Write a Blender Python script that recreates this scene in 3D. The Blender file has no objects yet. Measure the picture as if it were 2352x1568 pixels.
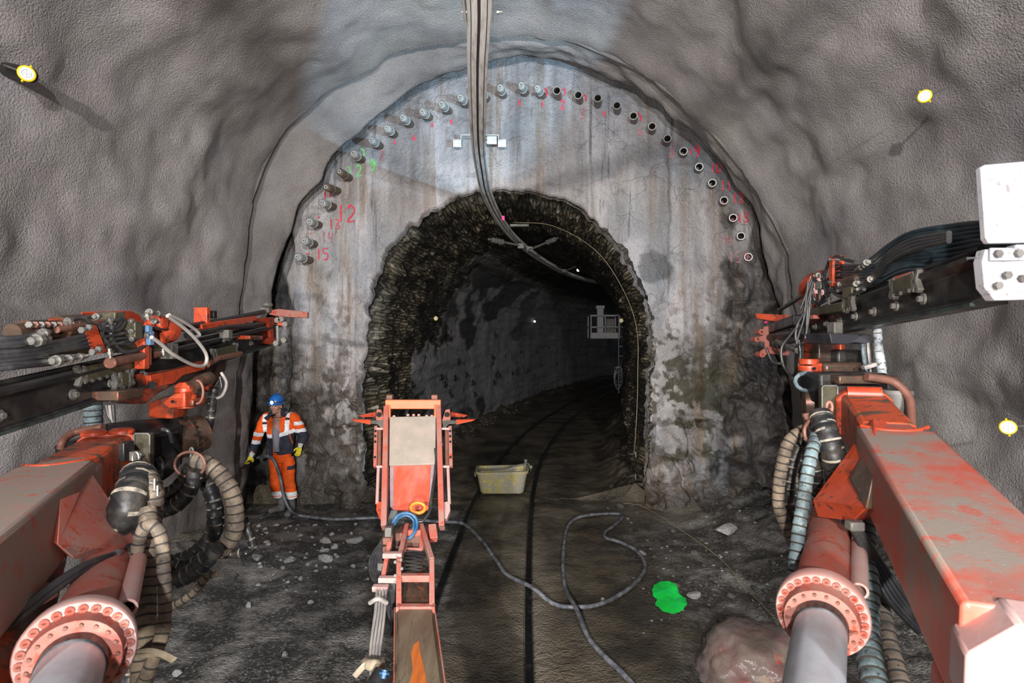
import bpy, bmesh, math, random
from mathutils import Vector, Matrix, Quaternion, noise
random.seed(7)
S = bpy.context.scene
COL = S.collection
# ------------------------------------------------------------------ camera, world, lamps, exposure
F = 1307.0            # focal length in pixels of the 2352 px wide frame
CZ = 2.7              # camera height above the track bed
cam_d = bpy.data.cameras.new('camera'); cam = bpy.data.objects.new('camera', cam_d); COL.objects.link(cam)
cam.location = (0, 0, CZ); cam.rotation_euler = (math.radians(90), 0, 0)
cam_d.sensor_width = 36; cam_d.lens = 36 * F / 2352; cam_d.clip_start = 0.05; cam_d.clip_end = 200
cam_d.dof.use_dof = True; cam_d.dof.focus_distance = 8.5; cam_d.dof.aperture_fstop = 3.6
S.camera = cam
S.view_settings.view_transform = 'Standard'; S.view_settings.look = 'None'
S.view_settings.gamma = 1; S.view_settings.use_curve_mapping = False
S.view_settings.exposure = -0.22
S.cycles.max_bounces = 4; S.cycles.diffuse_bounces = 3; S.cycles.glossy_bounces = 2; S.cycles.transmission_bounces = 2; S.cycles.transparent_max_bounces = 6
S.cycles.caustics_reflective = False; S.cycles.caustics_refractive = False
W = bpy.data.worlds.new('world'); S.world = W; W.use_nodes = True
W.node_tree.nodes['Background'].inputs[0].default_value = (0.75, 0.85, 1.0, 1)
W.node_tree.nodes['Background'].inputs[1].default_value = 0.22

def spot(name, loc, target, power, col, size, blend, radius):
    d = bpy.data.lights.new(name, 'SPOT'); d.energy = power; d.color = col
    d.spot_size = math.radians(size); d.spot_blend = blend; d.shadow_soft_size = radius
    o = bpy.data.objects.new(name, d); COL.objects.link(o); o.location = loc
    o.rotation_euler = (Vector(target) - Vector(loc)).to_track_quat('-Z', 'Y').to_euler()
    return o
# work lamps carried by the machine the photographer stands on, plus one added fill
spot('work_lamp_left', (-1.6, -5.0, 4.3), (-0.6, 9.5, 3.6), 4600, (1.0, 0.965, 0.94), 120, 0.5, 0.10)
spot('work_lamp_right', (1.5, -5.6, 4.2), (0.6, 9.5, 3.8), 4200, (0.95, 0.965, 1.0), 120, 0.5, 0.12)
spot('work_lamp_low', (3.1, 2.7, 3.75), (-1.0, 8.8, 7.3), 2700, (0.50, 0.78, 1.0), 34, 0.30, 0.04)
spot('fill_lamp_front', (-0.1, -1.5, 1.9), (0.0, 11.0, 4.2), 1500, (1.0, 0.95, 0.86), 75, 0.7, 0.08)  # added low fill to brighten the underside of the overhead rail

# ------------------------------------------------------------------ helpers
def V(*a): return Vector(a)
def P(px, py, Y):
    return V((px - 1176) * Y / F, Y, CZ - (py - 784) * Y / F)
def G(px, py, z=0.0):
    Y = F * (CZ - z) / (py - 784)
    return V((px - 1176) * Y / F, Y, z)
def fr(x, y, z=0.0, o=4):
    return noise.fractal(V(x, y, z), 1.0, 2.0, o)
def sm(a, b, x):
    t = max(0.0, min(1.0, (x - a) / (b - a))); return t * t * (3 - 2 * t)
def catmull(pts, n=8, closed=False):
    pts = [Vector(p) for p in pts]
    if len(pts) < 3: return pts
    out = []; m = len(pts)
    for i in range(m if closed else m - 1):
        p0 = pts[i - 1] if (i or closed) else pts[0] * 2 - pts[1]
        p1 = pts[i]; p2 = pts[(i + 1) % m]
        p3 = pts[(i + 2) % m] if (i + 2 < m or closed) else pts[-1] * 2 - pts[-2]
        for k in range(n):
            t = k / n
            out.append(0.5 * ((2 * p1) + (p2 - p0) * t + (2 * p0 - 5 * p1 + 4 * p2 - p3) * t * t + (3 * p1 - p0 - 3 * p2 + p3) * t ** 3))
    if not closed: out.append(pts[-1])
    return out
def resample(pts, n):
    d = [0.0]
    for a, b in zip(pts, pts[1:]): d.append(d[-1] + (b - a).length)
    out = []; j = 0
    for i in range(n):
        t = d[-1] * i / (n - 1)
        while j < len(d) - 2 and d[j + 1] < t: j += 1
        f = (t - d[j]) / max(1e-9, d[j + 1] - d[j])
        out.append(pts[j].lerp(pts[j + 1], min(1, f)))
    return out
def frame(d, up=V(0, 0, 1)):
    d = d.normalized()
    s = d.cross(up)
    if s.length < 1e-4: s = d.cross(V(0, 1, 0))
    s.normalize(); u = s.cross(d).normalized()
    return d, s, u

class MB:
    def __init__(self): self.v = []; self.f = []; self.m = []; self.mi = 0
    def _add(self, vs, fs):
        o = len(self.v); self.v += [Vector(p) for p in vs]
        for f in fs: self.f.append([i + o for i in f]); self.m.append(self.mi)
        return self
    def box8(self, c):   # corners: bottom loop 0-3, top loop 4-7
        return self._add(c, [(3, 2, 1, 0), (4, 5, 6, 7), (0, 1, 5, 4), (1, 2, 6, 5), (2, 3, 7, 6), (3, 0, 4, 7)])
    def box(self, c, sx, sy, sz, R=None):
        c = Vector(c); R = R or Matrix.Identity(3)
        cs = [c + R @ V(x * sx / 2, y * sy / 2, z * sz / 2) for z in (-1, 1) for x, y in ((-1, -1), (1, -1), (1, 1), (-1, 1))]
        return self.box8(cs)
    def bar(self, a, b, w, h, up=V(0, 0, 1), w2=None, h2=None):
        a = Vector(a); b = Vector(b); d, s, u = frame(b - a, up)
        w2 = w if w2 is None else w2; h2 = h if h2 is None else h2
        c = [a - s * w / 2 - u * h / 2, a + s * w / 2 - u * h / 2, a + s * w / 2 + u * h / 2, a - s * w / 2 + u * h / 2,
             b - s * w2 / 2 - u * h2 / 2, b + s * w2 / 2 - u * h2 / 2, b + s * w2 / 2 + u * h2 / 2, b - s * w2 / 2 + u * h2 / 2]
        return self.box8(c)
    def sweep(self, a, b, prof, up=V(0, 0, 1), scale2=1.0):   # closed 2D profile along a->b
        a = Vector(a); b = Vector(b); d, s, u = frame(b - a, up); n = len(prof)
        vs = [a + s * x + u * y for x, y in prof] + [b + (s * x + u * y) * scale2 for x, y in prof]
        fs = [list(range(n))[::-1], list(range(n, 2 * n))] + [(i, (i + 1) % n, n + (i + 1) % n, n + i) for i in range(n)]
        return self._add(vs, fs)
    def sweep_path(self, pts, prof, up=V(0, 0, 1)):
        n = len(prof); vs = []; fs = []
        for i, p in enumerate(pts):
            t = (pts[min(i + 1, len(pts) - 1)] - pts[max(i - 1, 0)])
            d, s, u = frame(t, up)
            vs += [p + s * x + u * y for x, y in prof]
        for i in range(len(pts) - 1):
            for k in range(n): fs.append((i * n + k, i * n + (k + 1) % n, (i + 1) * n + (k + 1) % n, (i + 1) * n + k))
        fs.append(list(range(n))[::-1]); fs.append([(len(pts) - 1) * n + k for k in range(n)])
        return self._add(vs, fs)
    def prism(self, pts, off):
        pts = [Vector(p) for p in pts]; off = Vector(off); n = len(pts)
        vs = pts + [p + off for p in pts]
        fs = [list(range(n))[::-1], list(range(n, 2 * n))] + [(i, (i + 1) % n, n + (i + 1) % n, n + i) for i in range(n)]
        return self._add(vs, fs)
    def tube(self, pts, r, n=12, cap=True, rf=None, ry=None):
        pts = [Vector(p) for p in pts]; vs = []; fs = []
        up = V(0, 0, 1); L = len(pts)
        prev = None
        for i, p in enumerate(pts):
            t = (pts[min(i + 1, L - 1)] - pts[max(i - 1, 0)])
            if t.length < 1e-9: t = V(0, 0, 1)
            t.normalize()
            if prev is None: _, s, u = frame(t, up)
            else:
                s = prev - t * prev.dot(t)
                if s.length < 1e-5: _, s, u = frame(t, up)
                s.normalize(); u = s.cross(t)
            prev = s
            rr = rf(i) if rf else r
            ra, rb = rr if isinstance(rr, tuple) else (rr, rr)
            vs += [p + s * math.cos(2 * math.pi * k / n) * ra + u * math.sin(2 * math.pi * k / n) * rb for k in range(n)]
        for i in range(L - 1):
            for k in range(n): fs.append((i * n + (k + 1) % n, i * n + k, (i + 1) * n + k, (i + 1) * n + (k + 1) % n))
        if cap: fs.append(list(range(n))); fs.append([(L - 1) * n + k for k in range(n)][::-1])
        return self._add(vs, fs)
    def cyl(self, a, b, r, r2=None, n=20):
        r2 = r if r2 is None else r2
        return self.tube([a, b], r, n, rf=lambda i: (r, r2)[i])
    def pipe(self, a, b, ro, ri, n=20):      # open hollow pipe
        a = Vector(a); b = Vector(b); d, s, u = frame(b - a); vs = []
        for p, r in ((a, ro), (b, ro), (b, ri), (a, ri)):
            vs += [p + (s * math.cos(2 * math.pi * k / n) + u * math.sin(2 * math.pi * k / n)) * r for k in range(n)]
        fs = []
        for q in range(4):
            for k in range(n): fs.append((q * n + k, q * n + (k + 1) % n, ((q + 1) % 4) * n + (k + 1) % n, ((q + 1) % 4) * n + k))
        return self._add(vs, fs)
    def ell(self, c, rx, ry, rz, n=16, m=10, R=None):
        c = Vector(c); R = R or Matrix.Identity(3); vs = []; fs = []
        for j in range(m + 1):
            th = math.pi * j / m
            for k in range(n):
                ph = 2 * math.pi * k / n
                vs.append(c + R @ V(rx * math.sin(th) * math.cos(ph), ry * math.sin(th) * math.sin(ph), rz * math.cos(th)))
        for j in range(m):
            for k in range(n): fs.append((j * n + k, (j + 1) * n + k, (j + 1) * n + (k + 1) % n, j * n + (k + 1) % n))
        return self._add(vs, fs)
    def bolt(self, p, d, r=0.012, h=0.012):
        d = Vector(d).normalized(); p = Vector(p)
        return self.tube([p, p + d * h], r, 6)
    def build(self, name, mat, parent=None, smooth=40, bevel=0, org=None):
        me = bpy.data.meshes.new(name)
        o0 = Vector((0, 0, 0))
        if parent is not None: o0 = Vector(ORG.get(parent.name, (0, 0, 0)))
        elif org is not None: o0 = Vector(org)
        me.from_pydata([tuple(p - o0) for p in self.v], [], self.f)
        mats = mat if isinstance(mat, list) else [mat]
        for m_ in mats: me.materials.append(m_)
        if len(mats) > 1: me.polygons.foreach_set('material_index', self.m)
        bm = bmesh.new(); bm.from_mesh(me)
        bmesh.ops.remove_doubles(bm, verts=bm.verts, dist=1e-5)
        bmesh.ops.recalc_face_normals(bm, faces=bm.faces)
        bm.to_mesh(me); bm.free()
        if smooth:
            me.polygons.foreach_set('use_smooth', [True] * len(me.polygons))
            me.set_sharp_from_angle(angle=math.radians(smooth))
        o = bpy.data.objects.new(name, me); COL.objects.link(o)
        if parent is not None: o.parent = parent; ORG[o.name] = o0
        else: o.location = o0
        if bevel:
            b = o.modifiers.new('bevel', 'BEVEL'); b.width = bevel; b.segments = 2; b.limit_method = 'ANGLE'; b.angle_limit = math.radians(35)
            b.harden_normals = False
        return o
ORG = {}
def tag(o, label=None, cat=None, group=None, kind=None):
    if label: o['label'] = label
    if cat: o['category'] = cat
    if group: o['group'] = group
    if kind: o['kind'] = kind
    return o
def thing(name, label, cat, loc, group=None):
    o = bpy.data.objects.new(name, None); COL.objects.link(o); o.location = loc; o.empty_display_size = 0.2
    ORG[o.name] = Vector(loc)
    return tag(o, label, cat, group)
def lab(o, l): o['label'] = l; return o

# ------------------------------------------------------------------ materials
def newmat(name):
    m = bpy.data.materials.new(name); m.use_nodes = True
    nt = m.node_tree; b = nt.nodes['Principled BSDF']; return m, nt, b
def nd(nt, t, **k):
    n = nt.nodes.new(t)
    for a, v in k.items():
        if a.startswith('i_'): n.inputs[a[2:].replace('_', ' ')].default_value = v
        else: setattr(n, a, v)
    return n
def lk(nt, a, b): nt.links.new(a, b)
def ramp(nt, fac, stops):
    r = nt.nodes.new('ShaderNodeValToRGB'); cr = r.color_ramp
    while len(cr.elements) < len(stops): cr.elements.new(0.5)
    for e, (p, c) in zip(cr.elements, stops):
        e.position = p; e.color = (c, c, c, 1) if isinstance(c, (int, float)) else (*c, 1)
    lk(nt, fac, r.inputs[0]); return r.outputs[0]
def mix(nt, fac, a, b, mode='MIX'):
    n = nt.nodes.new('ShaderNodeMix'); n.data_type = 'RGBA'; n.blend_type = mode
    for sock, v in ((n.inputs[0], fac), (n.inputs[6], a), (n.inputs[7], b)):
        if hasattr(v, 'links') or hasattr(v, 'is_linked'): lk(nt, v, sock)
        elif isinstance(v, (int, float)): sock.default_value = v
        else: sock.default_value = (*v, 1)
    return n.outputs[2]
def coords(nt, scale=(1, 1, 1)):
    tc = nt.nodes.new('ShaderNodeTexCoord'); mp = nt.nodes.new('ShaderNodeMapping')
    mp.inputs['Scale'].default_value = scale; lk(nt, tc.outputs['Object'], mp.inputs[0]); return mp.outputs[0]
def ntex(nt, vec, scale, detail=4, rough=0.55, dist=0.0):
    n = nt.nodes.new('ShaderNodeTexNoise'); n.inputs['Scale'].default_value = scale
    n.inputs['Detail'].default_value = min(detail, 4); n.inputs['Roughness'].default_value = rough; n.inputs['Distortion'].default_value = dist
    lk(nt, vec, n.inputs['Vector']); return n.outputs['Fac']
def bump(nt, b, h, strength, dist):
    n = nt.nodes.new('ShaderNodeBump'); n.inputs['Strength'].default_value = strength; n.inputs['Distance'].default_value = dist
    lk(nt, h, n.inputs['Height']); lk(nt, n.outputs[0], b.inputs['Normal']); return n
def simple(name, col, rough=0.5, metal=0.0, col2=None, scale=6.0, lo=0.42, hi=0.62, bumpd=0.0, bscale=60, stretch=(1, 1, 1), col3=None, rough2=None, fine=None):
    m, nt, b = newmat(name)
    vec = coords(nt, stretch)
    b.inputs['Roughness'].default_value = rough; b.inputs['Metallic'].default_value = metal
    c = None
    if col2 is not None:
        f = ramp(nt, ntex(nt, vec, scale, 6, 0.65), [(lo, 0.0), (hi, 1.0)])
        c = mix(nt, f, col, col2)
        if rough2 is not None:
            r = ramp(nt, f, [(0, rough), (1, rough2)]); lk(nt, r, b.inputs['Roughness'])
    if col3 is not None:
        f3 = ramp(nt, ntex(nt, vec, scale * 4.3, 5, 0.7), [(0.56, 0.0), (0.66, 1.0)])
        c = mix(nt, f3, c, col3)
    if fine is not None:   # small speckles
        f4 = ramp(nt, ntex(nt, vec, scale * 22, 4, 0.8), [(0.63, 0.0), (0.72, 0.8)])
        c = mix(nt, f4, c, fine)
    if c is None: b.inputs['Base Color'].default_value = (*col, 1)
    else: lk(nt, c, b.inputs['Base Color'])
    if bumpd: bump(nt, b, ntex(nt, vec, bscale, 2), 0.6, bumpd)
    return m
OR = (0.52, 0.066, 0.022)
M = {}
M['orange'] = simple('orange_paint', OR, 0.38, 0, (0.36, 0.045, 0.02), 5, 0.45, 0.7, 0.001, 40, col3=(0.05, 0.04, 0.035))
M['orange_scraped'] = simple('scraped_orange_paint', (0.55, 0.075, 0.02), 0.4, 0, (0.09, 0.065, 0.035), 4.5, 0.52, 0.60, 0.001, 40, stretch=(1, 3.5, 2), col3=(0.05, 0.04, 0.03))
M['orange_oily'] = simple('oily_orange_paint', (0.40, 0.05, 0.015), 0.3, 0, (0.05, 0.03, 0.022), 4, 0.40, 0.56, 0.002, 30, col3=(0.03, 0.022, 0.018))
M['orange_dusty'] = simple('dusty_orange_paint', (0.41, 0.095, 0.065), 0.55, 0, (0.33, 0.18, 0.15), 4, 0.38, 0.68, 0.0008, 60, col3=(0.42, 0.05, 0.02), fine=(0.48, 0.36, 0.32))
M['arm_top'] = simple('worn_arm_paint', (0.50, 0.09, 0.055), 0.5, 0, (0.27, 0.22, 0.185), 2.6, 0.40, 0.60, 0.001, 60, col3=(0.44, 0.11, 0.08), fine=(0.6, 0.5, 0.46))
M['collar_paint'] = simple('chalky_pink_paint', (0.52, 0.30, 0.28), 0.6, 0, (0.48, 0.38, 0.37), 5, 0.4, 0.7, 0.0008, 60)
M['top_orange'] = simple('bright_top_bar_orange', (0.78, 0.20, 0.08), 0.5, 0, (0.66, 0.16, 0.07), 5, .4, .7)
M['arm_left'] = simple('dust_covered_arm_paint', (0.36, 0.20, 0.17), 0.55, 0, (0.27, 0.225, 0.19), 3, 0.38, 0.62, 0.001, 60, col3=(0.44, 0.11, 0.07), fine=(0.5, 0.42, 0.38))
M['pale_paint'] = simple('pale_chalky_paint', (0.50, 0.25, 0.22), 0.6, 0, (0.46, 0.34, 0.32), 5, 0.4, 0.7, 0.0008, 60)
M['red_panel'] = simple('scratched_red_panel', (0.60, 0.085, 0.045), 0.45, 0, (0.56, 0.16, 0.12), 7, 0.4, 0.65, 0.0005, 60, stretch=(1, .35, .35), fine=(0.75, 0.5, 0.45))
M['grey_sheet'] = simple('dusty_sheet_metal', (0.33, 0.29, 0.24), 0.5, 0.1, (0.44, 0.35, 0.30), 6, 0.4, 0.7, 0.0005, 60, fine=(0.6, 0.55, 0.5))
M['black'] = simple('black_oily_steel', (0.018, 0.018, 0.02), 0.33, 0.3, (0.05, 0.042, 0.036), 5, 0.45, 0.7, 0.001, 40, rough2=0.6)
M['brown_metal'] = simple('greasy_brown_steel', (0.10, 0.065, 0.045), 0.38, 0.3, (0.05, 0.03, 0.022), 5, 0.4, 0.6, 0.001, 40, col3=(0.22, 0.06, 0.03))
M['rubber'] = simple('black_rubber', (0.022, 0.022, 0.025), 0.42, 0, (0.06, 0.056, 0.052), 9, 0.45, 0.7, 0.0006, 80)
M['rubber_blue'] = simple('dark_blue_hose_rubber', (0.018, 0.032, 0.042), 0.45, 0, (0.035, 0.05, 0.06), 9, 0.45, 0.7, 0.0006, 80)
M['tan_hose'] = simple('mud_coated_hose_wrap', (0.21, 0.16, 0.115), 0.75, 0, (0.10, 0.078, 0.06), 9, 0.42, 0.62, 0.002, 60, col3=(0.05, 0.042, 0.035))
M['hose_edge'] = simple('dusty_wrap_edge', (0.33, 0.29, 0.23), 0.75, 0, (0.10, 0.085, 0.07), 12, 0.45, 0.6)
M['hose_gap'] = simple('dark_wrap_gap', (0.03, 0.026, 0.022), 0.8)
M['dark_hose'] = simple('dark_dusty_hose_wrap', (0.014, 0.014, 0.015), 0.45, 0, (0.055, 0.047, 0.04), 9, 0.48, 0.66, 0.002, 60)
M['blue_wrap'] = simple('pale_blue_hose_wrap', (0.16, 0.22, 0.235), 0.6, 0, (0.07, 0.09, 0.10), 9, 0.48, 0.62, 0.002, 60, col3=(0.035, 0.04, 0.05))
M['steel'] = simple('zinc_steel', (0.30, 0.29, 0.27), 0.42, 0.8, (0.25, 0.23, 0.21), 9, 0.4, 0.7)
M['steel_dusty'] = simple('dusty_steel', (0.19, 0.18, 0.165), 0.6, 0.3, (0.09, 0.08, 0.07), 9, 0.4, 0.7, 0.001)
M['brass'] = simple('olive_block', (0.10, 0.09, 0.055), 0.45, 0.3, (0.05, 0.045, 0.03), 9, 0.4, 0.7)
M['chrome'] = simple('hazy_chrome_rod', (0.62, 0.64, 0.70), 0.34, 0.6, (0.50, 0.48, 0.52), 5, 0.45, 0.7)
M['rust'] = simple('red_rust', (0.24, 0.10, 0.07), 0.6, 0.2, (0.14, 0.07, 0.05), 9, 0.4, 0.7)
M['white_plate'] = simple('scuffed_white_plate', (0.34, 0.34, 0.37), 0.4, 0.1, (0.45, 0.42, 0.42), 7, 0.5, 0.66, col3=(0.22, 0.19, 0.19))
M['alu'] = simple('grimy_aluminium', (0.86, 0.85, 0.84), 0.5, 0.0, (0.45, 0.43, 0.41), 5, 0.45, 0.7, stretch=(4, .7, 4))
M['alu_dark'] = simple('tarnished_rail_core', (0.10, 0.075, 0.08), 0.5, 0.4)
M['white_steel'] = simple('galvanised_steel', (0.62, 0.64, 0.64), 0.45, 0.2, (0.45, 0.46, 0.46), 12, 0.4, 0.7)
M['pipe_brown'] = simple('brown_grout_pipe', (0.12, 0.09, 0.062), 0.6, 0.2, (0.20, 0.17, 0.14), 12, 0.4, 0.7, 0.001)
M['pipe_steel'] = simple('wet_pipe_steel', (0.19, 0.16, 0.135), 0.35, 0.6, (0.09, 0.07, 0.055), 12, 0.4, 0.7)
M['cap_grey'] = simple('cement_grey_cap', (0.38, 0.40, 0.39), 0.7, 0, (0.26, 0.27, 0.26), 12, 0.4, 0.7, 0.001)
M['hole_shade'] = simple('bore_shade_black', (0.006, 0.006, 0.006), 0.9)  # near-black stands in for the shade inside bores and holes
M['yellow'] = simple('yellow_plastic', (0.75, 0.52, 0.01), 0.4)
M['white'] = simple('white_target_disc', (0.82, 0.84, 0.84), 0.4)
M['ring_grey'] = simple('printed_target_ring', (0.25, 0.27, 0.3), 0.5)
M['red_spray'] = simple('red_spray_paint', (0.62, 0.03, 0.07), 0.7, 0, (0.36, 0.12, 0.14), 30, 0.48, 0.66)
M['faint_spray'] = simple('faded_red_spray_paint', (0.40, 0.11, 0.13), 0.7, 0, (0.30, 0.22, 0.23), 30, 0.44, 0.6)
M['green_spray'] = simple('green_spray_paint', (0.14, 0.50, 0.14), 0.7, 0, (0.22, 0.33, 0.23), 30, 0.46, 0.62)
M['pink'] = simple('pink_marker_tape', (0.9, 0.02, 0.22), 0.6)
M['rail'] = simple('wet_black_rail', (0.012, 0.012, 0.013), 0.32, 0.3, (0.05, 0.045, 0.04), 8, 0.5, 0.75, 0.002, 40)
M['grey_hose'] = simple('dirty_grey_water_hose', (0.075, 0.08, 0.095), 0.42, 0, (0.23, 0.24, 0.26), 9, 0.4, 0.65)
M['rock'] = simple('grey_rubble', (0.38, 0.37, 0.36), 0.85, 0, (0.13, 0.125, 0.12), 5, 0.35, 0.7, 0.006, 30)
M['rock_dark'] = simple('muddy_rubble', (0.10, 0.095, 0.085), 0.8, 0, (0.055, 0.05, 0.042), 5, 0.35, 0.7, 0.006, 30)
M['tub'] = simple('cement_stained_yellow_plastic', (0.36, 0.31, 0.13), 0.65, 0, (0.30, 0.28, 0.23), 5, 0.44, 0.56, 0.001, 60, col3=(0.60, 0.46, 0.06), fine=(0.10, 0.095, 0.075))
M['blue_hose'] = simple('blue_hydraulic_hose', (0.012, 0.08, 0.19), 0.35, 0, (0.10, 0.20, 0.32), 9, 0.45, 0.7)
M['bare_orange'] = simple('bare_orange_patch', (0.55, 0.14, 0.02), 0.45, 0, (0.36, 0.09, 0.02), 6, .4, .7, stretch=(6, .5, 1))
M['orange_ring'] = simple('bright_orange_hose', (0.80, 0.22, 0.02), 0.4)
M['tape'] = simple('tan_binding_tape', (0.34, 0.28, 0.2), 0.8, 0, (0.2, 0.16, 0.12), 12)
M['pale_hose'] = simple('dusty_pale_tubing', (0.45, 0.41, 0.37), 0.6, 0, (0.27, 0.25, 0.25), 8, 0.42, 0.65, stretch=(1, .2, 1))
M['wire'] = simple('yellowish_blasting_wire', (0.22, 0.19, 0.11), 0.6)
M['sack'] = simple('crumpled_plastic_film', (0.16, 0.12, 0.11), 0.28, 0, (0.22, 0.18, 0.16), 4, 0.4, 0.7, 0.004, 9, col3=(0.20, 0.06, 0.05))
M['sack_content'] = simple('sack_paper', (0.20, 0.14, 0.10), 0.7, 0, (0.20, 0.035, 0.03), 3, 0.46, 0.56)
M['basket_white'] = simple('dim_white_basket_paint', (0.34, 0.34, 0.36), 0.6)
# person
M['hi_vis'] = simple('hi_vis_orange_cloth', (1.0, 0.125, 0.005), 0.75, 0, (0.86, 0.095, 0.005), 7, 0.4, 0.7, 0.006, 14)
M['navy'] = simple('dark_navy_cloth', (0.022, 0.024, 0.042), 0.8, 0, (0.035, 0.036, 0.05), 9, 0.4, 0.7, 0.004, 14)
M['reflective'] = simple('silver_reflective_tape', (0.95, 0.96, 1.0), 0.3)
M['skin'] = simple('skin', (0.42, 0.22, 0.16), 0.55)
M['shirt'] = simple('grey_undershirt', (0.20, 0.19, 0.22), 0.85)
M['helmet'] = simple('blue_helmet_plastic', (0.015, 0.12, 0.42), 0.3)
M['glove'] = simple('yellow_leather_glove', (0.72, 0.60, 0.02), 0.65)
M['cuff'] = simple('off_white_knit_cuff', (0.62, 0.60, 0.52), 0.85)
M['boot'] = simple('dusty_rubber_boot', (0.15, 0.14, 0.135), 0.65, 0, (0.07, 0.068, 0.07), 9, 0.4, 0.65)
M['hair'] = simple('grey_brown_hair', (0.10, 0.075, 0.06), 0.8)
M['eye'] = simple('dark_eye', (0.03, 0.02, 0.02), 0.3)
M['lip'] = simple('lips', (0.30, 0.11, 0.10), 0.6)
m, nt, b = newmat('lamp_glow'); b.inputs['Emission Color'].default_value = (0.75, 0.9, 1, 1); b.inputs['Emission Strength'].default_value = 14; b.inputs['Base Color'].default_value = (1, 1, 1, 1); M['glow'] = m
m, nt, b = newmat('reflector_glow'); b.inputs['Emission Color'].default_value = (1, 1, 0.95, 1); b.inputs['Emission Strength'].default_value = 2.5; M['glow2'] = m  # emission stands in for the glint of the far reflectors

def attr(nt, name='Col'):
    n = nt.nodes.new('ShaderNodeVertexColor'); n.layer_name = name; return n
# sprayed concrete lining
m, nt, b = newmat('sprayed_concrete'); vec = coords(nt)
base = mix(nt, ramp(nt, ntex(nt, vec, 0.55, 5, 0.6), [(0.36, 0), (0.66, 1)]), (0.185, 0.166, 0.158), (0.335, 0.305, 0.285))
base = mix(nt, ramp(nt, ntex(nt, vec, 38, 4, 0.7), [(0.32, 0.7), (0.62, 1.0)]), (0.055, 0.05, 0.05), base)
base = mix(nt, ramp(nt, ntex(nt, vec, 0.9, 4, 0.6, 0.4), [(0.5, 0), (0.72, 0.5)]), base, (0.28, 0.265, 0.285))
ac = attr(nt); base = mix(nt, 1.0, base, ac.outputs[0], 'MULTIPLY')
lk(nt, base, b.inputs['Base Color']); b.inputs['Roughness'].default_value = 0.78
h1 = ntex(nt, vec, 60, 2, 0.7)
vo = nd(nt, 'ShaderNodeTexVoronoi', feature='F1'); vo.inputs['Scale'].default_value = 48; lk(nt, vec, vo.inputs['Vector'])
ad = nd(nt, 'ShaderNodeMath', operation='SUBTRACT'); lk(nt, h1, ad.inputs[0]); hv = nd(nt, 'ShaderNodeMath', operation='MULTIPLY'); hv.inputs[1].default_value = 0.5; lk(nt, vo.outputs['Distance'], hv.inputs[0]); lk(nt, hv.outputs[0], ad.inputs[1])
bump(nt, b, ad.outputs[0], 0.75, 0.014); M['shotcrete'] = m
# portal face
m, nt, b = newmat('stained_portal_plaster'); vec = coords(nt); vst = coords(nt, (1.0, 1.0, 0.10)); vst2 = coords(nt, (1.0, 1.0, 0.04))
base = mix(nt, ramp(nt, ntex(nt, vst, 1.3, 6, 0.66, 0.5), [(0.36, 0), (0.60, 1)]), (0.15, 0.13, 0.12), (0.45, 0.425, 0.425))
base = mix(nt, ramp(nt, ntex(nt, vec, 0.75, 5, 0.6, 0.5), [(0.48, 0), (0.66, 0.75)]), base, (0.20, 0.225, 0.25))
base = mix(nt, ramp(nt, ntex(nt, vst2, 3.6, 6, 0.62, 0.35), [(0.53, 0), (0.64, 0.85)]), base, (0.24, 0.18, 0.13))
base = mix(nt, ramp(nt, ntex(nt, vst2, 5.5, 6, 0.62, 0.35), [(0.60, 0), (0.68, 0.8)]), base, (0.085, 0.08, 0.075))
base = mix(nt, ramp(nt, ntex(nt, vec, 1.5, 7, 0.72, 0.8), [(0.55, 0), (0.68, 0.8)]), base, (0.15, 0.14, 0.14))
base = mix(nt, ramp(nt, ntex(nt, vec, 34, 4, 0.7), [(0.30, 0.6), (0.50, 1.0)]), (0.10, 0.09, 0.085), base)
ac = attr(nt); base = mix(nt, 1.0, base, ac.outputs[0], 'MULTIPLY')
lk(nt, base, b.inputs['Base Color']); b.inputs['Roughness'].default_value = 0.62
vo = nd(nt, 'ShaderNodeTexVoronoi', feature='DISTANCE_TO_EDGE'); vo.inputs['Scale'].default_value = 1.7
wv = nd(nt, 'ShaderNodeTexNoise'); wv.inputs['Scale'].default_value = 2.0; wv.inputs['Detail'].default_value = 3; lk(nt, vec, wv.inputs['Vector'])
vm = nd(nt, 'ShaderNodeVectorMath', operation='MULTIPLY_ADD'); vm.inputs[1].default_value = (0.7, 0.7, 0.7); lk(nt, wv.outputs['Color'], vm.inputs[0]); lk(nt, vec, vm.inputs[2])
lk(nt, vm.outputs[0], vo.inputs['Vector'])
cr0 = ramp(nt, vo.outputs['Distance'], [(0.0, 0.0), (0.008, 1.0)]); cr = mix(nt, ramp(nt, ntex(nt, vec, 0.8, 3), [(0.52, 0), (0.56, 1)]), (1, 1, 1), cr0)
hs = mix(nt, 0.35, ntex(nt, vec, 8, 3, 0.7), ntex(nt, vec, 40, 1, 0.6))
hh = mix(nt, 0.18, hs, cr)
bump(nt, b, hh, 0.9, 0.05); M['face'] = m
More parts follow.
